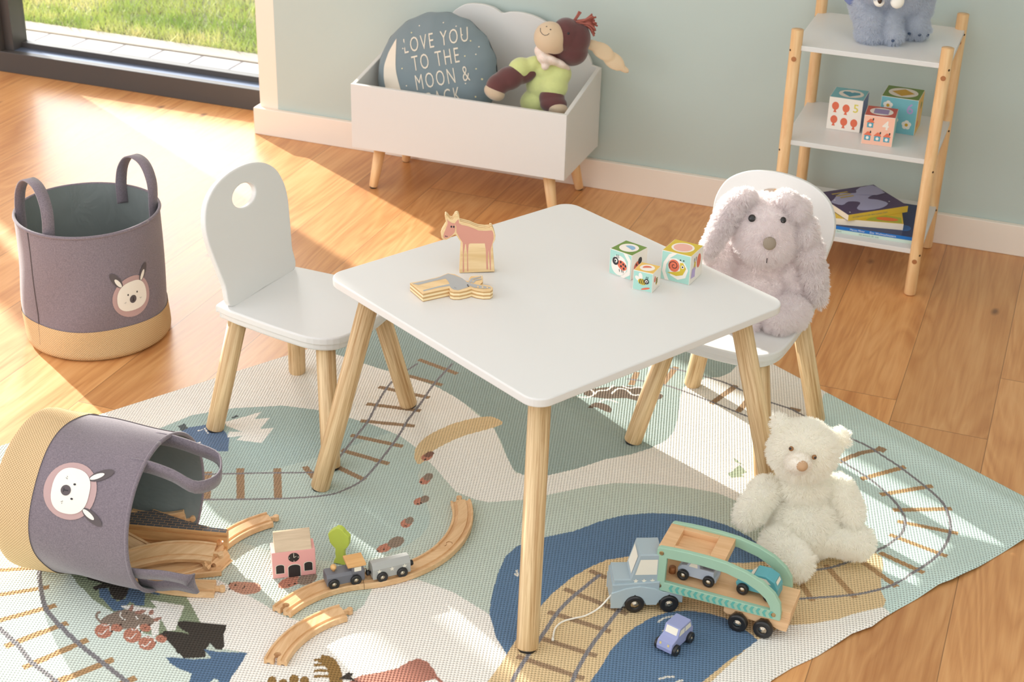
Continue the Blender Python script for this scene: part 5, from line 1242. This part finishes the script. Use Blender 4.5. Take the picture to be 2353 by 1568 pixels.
def text_c(txt, size, x, y, cond=.62):
    c = bpy.data.curves.new('t', 'FONT'); c.body = txt; c.size = size; c.align_x = 'CENTER'; c.align_y = 'CENTER'; c.space_character = 1.25; c.resolution_u = 3; c.offset = -.0004
    q = bpy.data.objects.new('t', c); COL.objects.link(q); me = bpy.data.meshes.new_from_object(q.evaluated_get(bpy.context.evaluated_depsgraph_get()))
    V = []
    for v in me.vertices:
        px, py = v.co.x*cond+x, v.co.y+y; V.append((px, py, cush(px, py, 1)+.0013))
    pr.add(V, [tuple(p.vertices) for p in me.polygons], CC, False); bpy.data.objects.remove(q); bpy.data.curves.remove(c); bpy.data.meshes.remove(me)
text_c('LOVE YOU', .062, .022, .088, .54); text_c('TO THE', .062, .016, .034, .54); text_c('MOON &', .062, .026, -.020, .54); text_c('BACK', .062, .022, -.074, .54)
pr.build('lettering_print', o)
tag(o, 'round blue grey cushion with crescent moon and LOVE YOU TO THE MOON lettering', 'cushion')
# ------------------------------------------------------------------ plush toys
from mathutils.bvhtree import BVHTree
AWAY = Vector((CF.x, CF.y, 0)).normalized()
CAMP = Vector((0, 0, CAMH))
def ray(px, py): return (CR*((px-IW/2)/FPX) + CD*((py-IH/2)/FPX) + CF)
class Plush:
    """bodies sketched on an upright plane through ref, dz metres behind it, blown up to full depth"""
    def __init__(s, ref): s.ref = Vector(ref)
    def p(s, px, py, dz=0):
        d = ray(px, py); o = s.ref+AWAY*dz; t = (o-CAMP).dot(AWAY)/d.dot(AWAY); return CAMP+d*t, t/FPX
    def ell(s, mb, m, px, py, rx, ry, rd, rot=0, dz=0, seg=22, rings=14):
        c, k = s.p(px, py, dz)
        R0 = Matrix((( CR.x, -CD.x, -CF.x, 0), (CR.y, -CD.y, -CF.y, 0), (CR.z, -CD.z, -CF.z, 0), (0, 0, 0, 1)))
        M = Matrix.Translation(c) @ R0 @ RZ(math.radians(rot))
        mb.ell((0, 0, 0), (rx*k, ry*k, rd*k), m, M, seg, rings); return c
def fuse(name, parts, ref, m, base, voxel=.005, smooth=8, parent=None, shrink=0):
    """parts: list of (px,py,rx,ry,rd,rot,dz) -> one continuous skin"""
    P = Plush(ref); mb = MB()
    for q in parts: P.ell(mb, m, q[0], q[1], q[2]-shrink, q[3]-shrink, q[4]-shrink*.5, q[5], q[6])
    o = mb.build(name)
    r = o.modifiers.new('r', 'REMESH'); r.mode = 'VOXEL'; r.voxel_size = voxel
    sm = o.modifiers.new('s', 'SMOOTH'); sm.factor = .6; sm.iterations = smooth
    apply_mods(o)
    off = Matrix.Translation(-Vector(base)); o.data.transform(off)
    o.data.materials.clear(); o.data.materials.append(m)
    o.data.polygons.foreach_set('use_smooth', [True]*len(o.data.polygons))
    if parent is not None: o.parent = parent
    else: o.location = base
    return o
def bvh_of(o, base):
    me = o.data; return BVHTree.FromPolygons([v.co+Vector(base) for v in me.vertices], [tuple(p.vertices) for p in me.polygons])
def hit(bv, px, py):
    d = ray(px, py).normalized(); h = bv.ray_cast(CAMP, d); return (h[0], h[1]) if h[0] is not None else (None, None)
def fur(o, m, n_, L, seed=1, down=.35, kids_=9, rad=.0011, clump=.35, rnd=.28, rough=.004):
    md = o.modifiers.new('fur', 'PARTICLE_SYSTEM'); ps = md.particle_system; s = ps.settings; ps.seed = seed
    s.type = 'HAIR'; s.count = n_; s.hair_length = L; s.hair_step = 3; s.emit_from = 'FACE'; s.use_emit_random = True; s.distribution = 'RAND'
    s.use_advanced_hair = True; s.normal_factor = L*.225; s.object_align_factor = (0, 0, -L*down*.25); s.factor_random = L*rnd*.25
    s.child_type = 'INTERPOLATED'; s.rendered_child_count = kids_; s.child_percent = 1; s.clump_factor = clump; s.clump_shape = .2
    s.roughness_1 = rough*.3; s.roughness_1_size = .01; s.roughness_2 = rough; s.roughness_endpoint = rough*.6; s.child_length = 1
    s.root_radius = 1; s.tip_radius = .25; s.radius_scale = rad; s.material = len(o.data.materials); s.display_step = 1; s.render_step = 2; s.use_close_tip = True
    return ps
def furmat(name, c): 
    m = mat(name, c, .75, .15, sheen=1.0)
    n = N(m); ou = [x for x in m.node_tree.nodes if x.type == 'OUTPUT_MATERIAL'][0]
    tr = n.n('ShaderNodeBsdfTranslucent'); tr.inputs[0].default_value = c; mx = n.n('ShaderNodeMixShader'); mx.inputs[0].default_value = .5
    n.l(n.b.outputs[0], mx.inputs[1]); n.l(tr.outputs[0], mx.inputs[2]); n.l(mx.outputs[0], ou.inputs[0]); return m

# white bear sitting on the rug
BREF = U(1850, 1268, ZR)+AWAY*.005; bb_ = (BREF.x, BREF.y, ZR)
t = thing('teddy_bear', 'fluffy white teddy bear with beige nose sitting on the rug', 'plush toy', bb_)
FW = furmat('white_plush_fur', srgb(255, 253, 247))
bear = fuse('body', [(1846, 1034, 80, 73, 74, 0, -.005), (1793, 972, 25, 26, 16, 20, .01), (1931, 1007, 27, 32, 17, -15, .01), (1836, 1068, 36, 27, 40, 0, -.045),
    (1848, 1190, 80, 92, 78, 0, .0), (1838, 1225, 78, 66, 74, 0, -.01), (1848, 1115, 62, 45, 55, 0, 0),
    (1756, 1132, 38, 46, 38, -35, 0), (1732, 1165, 36, 46, 36, -28, -.015), (1718, 1182, 32, 34, 33, 0, -.02),
    (1932, 1130, 36, 46, 38, 25, 0), (1950, 1160, 34, 46, 34, 15, -.012), (1958, 1185, 28, 30, 30, 0, -.02),
    (1795, 1248, 48, 44, 50, 0, -.05), (1812, 1275, 46, 42, 44, 0, -.085), (1830, 1291, 42, 42, 34, 0, -.105),
    (1905, 1235, 46, 38, 46, 0, -.03), (1945, 1243, 42, 38, 42, -15, -.035), (1976, 1245, 34, 41, 34, -10, -.04)], BREF, FW, bb_, .0045, 6, t, 5.5)
bear.data.transform(Matrix.Translation((0, 0, 0)))
zmin = min(v.co.z for v in bear.data.vertices)
for v in bear.data.vertices:
    if v.co.z < .0012: v.co.z = .0012
bvb = bvh_of(bear, bb_)
fur(bear, FW, 5200, .0120, 3, .25, 9, .0011, .35)
EYB = mat('brown_eye_bead', srgb(150, 104, 62), .2); NOSEB = mat('beige_felt_nose', srgb(196, 158, 122), .8); WPL = mat('short_white_plush', srgb(244, 238, 228), .9, .2)
def bead(bv, base, name, px, py, r, m, parent, flat=.8, sink=.2, out=0):
    h, nn = hit(bv, px, py)
    if h is None: return None
    b = MB(); M = Matrix.Translation(h-Vector(base)+nn*(r*(-sink)+out)) @ nn.to_track_quat('Z', 'Y').to_matrix().to_4x4()
    rx, ry = (r, r) if not isinstance(r, tuple) else r
    b.ell((0, 0, 0), (rx, ry, rx*flat), m, M, 18, 12); return b.build(name, parent)
for x, y in ((1821, 1032), (1868, 1049)): bead(bvb, bb_, 'eye', x, y, .0046, EYB, t, .8, -.2, .006); 
for x, y in ((1821, 1032), (1868, 1049)): bead(bvb, bb_, 'pupil', x, y, .0022, BLACK, t, .8, -.2, .0115)
# soft muzzle patch, short pile
P_ = Plush(BREF); mb = MB(); c_ = P_.ell(mb, WPL, 1834, 1063, 30, 25, 36, 0, -.058); o = mb.build('muzzle', t); o.data.transform(Matrix.Translation(-Vector(bb_))); fur(o, FW, 500, .0040, 12, .2, 6, .0009, .2)
mb = MB(); P_.ell(mb, NOSEB, 1843, 1071, 13.5, 13, 12, 0, -.081); o = mb.build('nose', t); o.data.transform(Matrix.Translation(-Vector(bb_)))

# lilac rabbit on the chair
RREF = Vector((-.5505, 2.864, .285))+Vector((.175, .985, 0))*.008; rb = (RREF.x, RREF.y, .286)
t = thing('plush_rabbit', 'fluffy lilac grey plush rabbit with long ears sitting on the chair', 'plush toy', rb)
FL_ = furmat('lilac_plush_fur', srgb(242, 236, 236))
rab = fuse('body', [(1757, 520, 80, 80, 74, 0, -.012), (1762, 565, 64, 46, 58, 0, -.036), (1720, 545, 42, 44, 50, 0, -.02), (1800, 545, 42, 46, 50, 0, -.02),
    (1745, 655, 84, 72, 66, 0, .004), (1752, 700, 80, 56, 66, 0, .0), (1745, 610, 60, 40, 50, 0, 0),
    (1652, 585, 42, 42, 38, 20, -.01), (1645, 625, 36, 44, 36, 0, -.02), (1812, 628, 36, 42, 38, 0, -.012), (1822, 656, 30, 32, 34, 0, -.022),
    (1812, 716, 52, 47, 54, 0, -.055), (1790, 735, 42, 36, 46, 0, -.075), (1700, 740, 50, 42, 56, 0, -.055)], RREF, FL_, rb, .0045, 6, t, 5)
def ear(name, parts, seed):
    o = fuse(name, [q[:6]+(q[6]-.014,) for q in parts], RREF, FL_, rb, .0038, 6, t, 1.5); fur(o, FL_, 1300, .0105, seed, .5, 9, .0011, .4); return o
ear('ear', [(1706, 452, 32, 20, 26, 10, -.01), (1686, 472, 34, 28, 26, 30, -.014), (1668, 500, 27, 32, 22, -30, -.018), (1652, 530, 24, 30, 20, -32, -.022), (1637, 555, 21, 28, 18, -35, -.026), (1626, 578, 15, 19, 14, -30, -.028)], 5)
ear('ear', [(1806, 456, 30, 20, 28, -15, -.01), (1828, 480, 34, 32, 26, 25, -.014), (1846, 525, 33, 40, 22, 18, -.018), (1860, 575, 34, 42, 20, 14, -.022), (1869, 622, 32, 42, 20, 8, -.024), (1876, 658, 26, 32, 17, 6, -.024), (1882, 682, 18, 22, 12, 0, -.022)], 6)
bvr = bvh_of(rab, rb)
fur(rab, FL_, 5200, .0105, 4, .35, 9, .0011, .42)
for x, y, r1 in ((1730, 503, .0076), (1797, 507, .0064)): bead(bvr, rb, 'eye', x, y, r1, BLACK, t, .6, -.2, .0035)
bead(bvr, rb, 'nose', 1767, 560, .0132, mat('taupe_felt_nose', srgb(150, 136, 120), .8), t, .45, -.1, .006)
h, nn = hit(bvr, 1762, 592)
if h is not None:
    b = MB(); b.tube([tuple(h-Vector(rb)+nn*.009+Vector((0, 0, z))) for z in (-.004, .001, .006)], .0009, BBK, 6); b.build('mouth_stitch', t)

# blue elephant on the top board
EREF = Vector((-.430, 3.875, .605)); eb = (EREF.x, EREF.y, .6055)
t = thing('plush_elephant', 'blue grey plush elephant standing on the top shelf board', 'plush toy', eb)
FE = furmat('blue_grey_plush_fur', srgb(214, 219, 229))
ele = fuse('body', [(2058, -25, 76, 66, 66, 0, .01), (2100, 5, 44, 50, 48, 0, .02), (1998, 40, 33, 42, 34, 5, -.030), (1996, 72, 30, 30, 32, 0, -.032), (2006, 84, 26, 19, 28, 0, -.036),
    (2046, 45, 26, 44, 26, -8, -.035), (2052, 80, 26, 23, 28, 0, -.045), (2100, 45, 32, 38, 34, 0, .0), (2110, 66, 28, 23, 30, 0, .0), (2090, 70, 24, 22, 26, 0, .002), (2030, -50, 66, 58, 60, 0, -.03), (1985, 10, 32, 40, 30, 0, -.02)], EREF, FE, eb, .005, 6, t)
for v in ele.data.vertices: v.co.z = max(v.co.z, .001)
bve = bvh_of(ele, eb); fur(ele, FE, 2600, .0085, 8, .4, 8, .0011, .35)
EARM = mat('slate_plush', srgb(120, 130, 170), .9, .2)
P_ = Plush(EREF)
for q in ((1955, -30, 26, 44, 8, 10, -.01), (2115, -45, 40, 40, 8, -10, -.03)):
    mb = MB(); P_.ell(mb, EARM, *q); o = mb.build('ear', t); o.data.transform(Matrix.Translation(-Vector(eb)))
mb = MB(); P_.ell(mb, WPL, 2062, 3, 16, 17, 12, -25, -.080); o = mb.build('tusk', t); o.data.transform(Matrix.Translation(-Vector(eb)))
mb = MB(); P_.ell(mb, WPL, 2020, 2, 13, 14, 8, 20, -.072); o = mb.build('eye_ring', t); o.data.transform(Matrix.Translation(-Vector(eb)))
mb = MB(); P_.ell(mb, mat('dark_eye', srgb(70, 50, 40), .2), 2021, 1, 6, 9, 10, 0, -.075); o2 = mb.build('pupil', o); o2.data.transform(Matrix.Translation(-Vector(eb)))
DK = mat('toe_stitch', srgb(70, 84, 110), .9)
for x, y in ((2052, 91), (2091, 74), (2112, 77), (2129, 78)): bead(bve, eb, 'toe', x, y, .0042, DK, t, .5, -.3, .004)

# donkey in green clothes in the chest
DREF = Vector((-1.405, 3.895, .20)); db = (DREF.x, DREF.y, .150)
t = thing('plush_donkey', 'brown plush donkey in lime green clothes sitting in the toy chest', 'plush toy', db)
DB = furmat('brown_terry', srgb(134, 88, 88)); DC = furmat('cream_terry', srgb(250, 232, 204)); DG = mat('lime_velour', srgb(202, 210, 142), .9, .2, sheen=.5)
N(DG).bump(N(DG).noise(N(DG).coord('Object', (70, 70, 70)), 1, 3), .5, .004)
for m_ in (DB, DC): N(m_).bump(N(m_).noise(N(m_).coord('Object', (500, 500, 500)), 1, 2), .7, .0012)
fuse('body', [(1318, 88, 40, 44, 40, 0, .0), (1314, 118, 38, 34, 38, 0, 0), (1300, 80, 34, 40, 36, 0, -.01), (1280, 135, 20, 20, 20, 0, 0), (1262, 160, 30, 40, 28, 0, .0), (1205, 172, 34, 20, 20, 25, -.02),
    (1170, 180, 38, 28, 28, 20, -.035), (1146, 194, 32, 26, 27, 35, -.045), (1268, 225, 30, 26, 26, 0, -.045), (1272, 240, 32, 20, 26, 0, -.060)], DREF, DB, db, .004, 5, t)
fuse('muzzle', [(1263, 86, 37, 37, 36, 0, -.030), (1275, 90, 32, 35, 30, 0, -.02)], DREF, DC, db, .004, 4, t)
fuse('tunic', [(1258, 160, 36, 32, 34, 0, -.001), (1250, 195, 42, 40, 38, 0, .0), (1240, 235, 46, 34, 40, 0, .0), (1222, 150, 30, 20, 24, 25, -.01), (1195, 158, 29, 26, 26, 30, -.02), (1284, 170, 30, 30, 28, 0, -.012), (1272, 200, 34, 32, 31, 10, -.030)], DREF, DG, db, .004, 5, t)
for q in ([(1136, 212, 26, 18, 24, -30, -.052)], [(1281, 250, 25, 14, 22, -6, -.072)]): fuse('paw_pad', q, DREF, DC, db, .0035, 3, t)
fuse('ear', [(1362, 104, 22, 13, 7, -15, .005), (1385, 118, 30, 19, 7, -35, .0), (1410, 140, 30, 19, 7, -38, -.004), (1432, 158, 16, 8, 6, -30, -.008)], DREF, DC, db, .003, 4, t)
SC_ = mat('floral_scarf', srgb(236, 214, 204), .85); n = N(SC_)
vo = n.n('ShaderNodeTexVoronoi'); n.l(n.coord('Object', (260, 260, 260)), vo.inputs['Vector'])
n.l(n.mix(n.math('LESS_THAN', vo.outputs['Distance'], .33), srgb(240, 226, 216), n.ramp(n.noise(vo.outputs['Position'], 3, 1), [(.4, srgb(214, 118, 104)), (.6, srgb(150, 176, 168))])), n.b.inputs['Base Color'])
fuse('neckerchief', [(1242, 118, 14, 16, 20, 30, -.026), (1250, 134, 18, 14, 20, -30, -.034), (1266, 138, 22, 10, 22, -25, -.034), (1285, 146, 22, 9, 22, -28, -.028), (1300, 154, 12, 7, 16, -30, -.02), (1253, 150, 10, 12, 12, -10, -.038)], DREF, SC_, db, .003, 4, t)
MN = mat('russet_yarn', srgb(166, 96, 84), .85)
P_ = Plush(DREF); mb = MB(); rr = random.Random(5)
def yarn(a, b_, c2_):
    pts = []
    for (x, y, z) in spl([a, b_, c2_], 4, False): pts.append(tuple(P_.p(x, y, z)[0]-Vector(db)))
    mb.tube(pts, .0028, MN, 6)
yarn((1318, 48, 0), (1326, 36, 0), (1331, 26, 0)); yarn((1321, 48, 0), (1329, 36, 0), (1335, 28, 0))
for k in range(22):
    a = -1.15+2.1*k/21; L_ = 26+rr.uniform(-4, 5)
    yarn((1326+rr.uniform(-4, 4), 50+rr.uniform(-2, 10), rr.uniform(-.015, .01)), (1340+14*math.cos(a*.6), 52+12*math.sin(a), rr.uniform(-.015, .012)), (1342+L_*math.cos(a*.75), 58+L_*math.sin(a), rr.uniform(-.02, .02)))
mb.build('mane', t)
bd = BVHTree.FromPolygons([v.co+Vector(db) for o in kids(t) if o.name.startswith('muzzle') for v in o.data.vertices], [tuple(p.vertices) for o in kids(t) if o.name.startswith('muzzle') for p in o.data.polygons])
for x, y in ((1256, 61), (1265, 68)): bead(bd, db, 'nostril', x, y, .0018, BBK, t, .5, -.1)
pts = []
for a in np.linspace(r_(100), r_(-30), 10):
    h, nn = hit(bd, 1253-13*math.sin(a-.5)+2, 70+12*math.cos(a-.9))
    if h is not None: pts.append(tuple(h-Vector(db)+nn*.0006))
pts = []
for (x, y) in spl([(1242, 64, 0), (1241, 72, 0), (1246, 80, 0), (1254, 82, 0), (1261, 78, 0)], 3, False) if False else [(1242, 65), (1242, 72), (1246, 78), (1252, 81.5), (1258, 80.5), (1262, 77)]:
    h, nn = hit(bd, x, y)
    if h is not None: pts.append(tuple(h-Vector(db)+nn*.0006))
if len(pts) > 2: b = MB(); b.tube(pts, .0008, BBK, 6); b.build('smile_stitch', t)
bw = [o for o in kids(t) if o.name.startswith('body')][0]; bead(bvh_of(bw, db), db, 'eye', 1306, 77, .0034, BBK, t, .7, -.1)
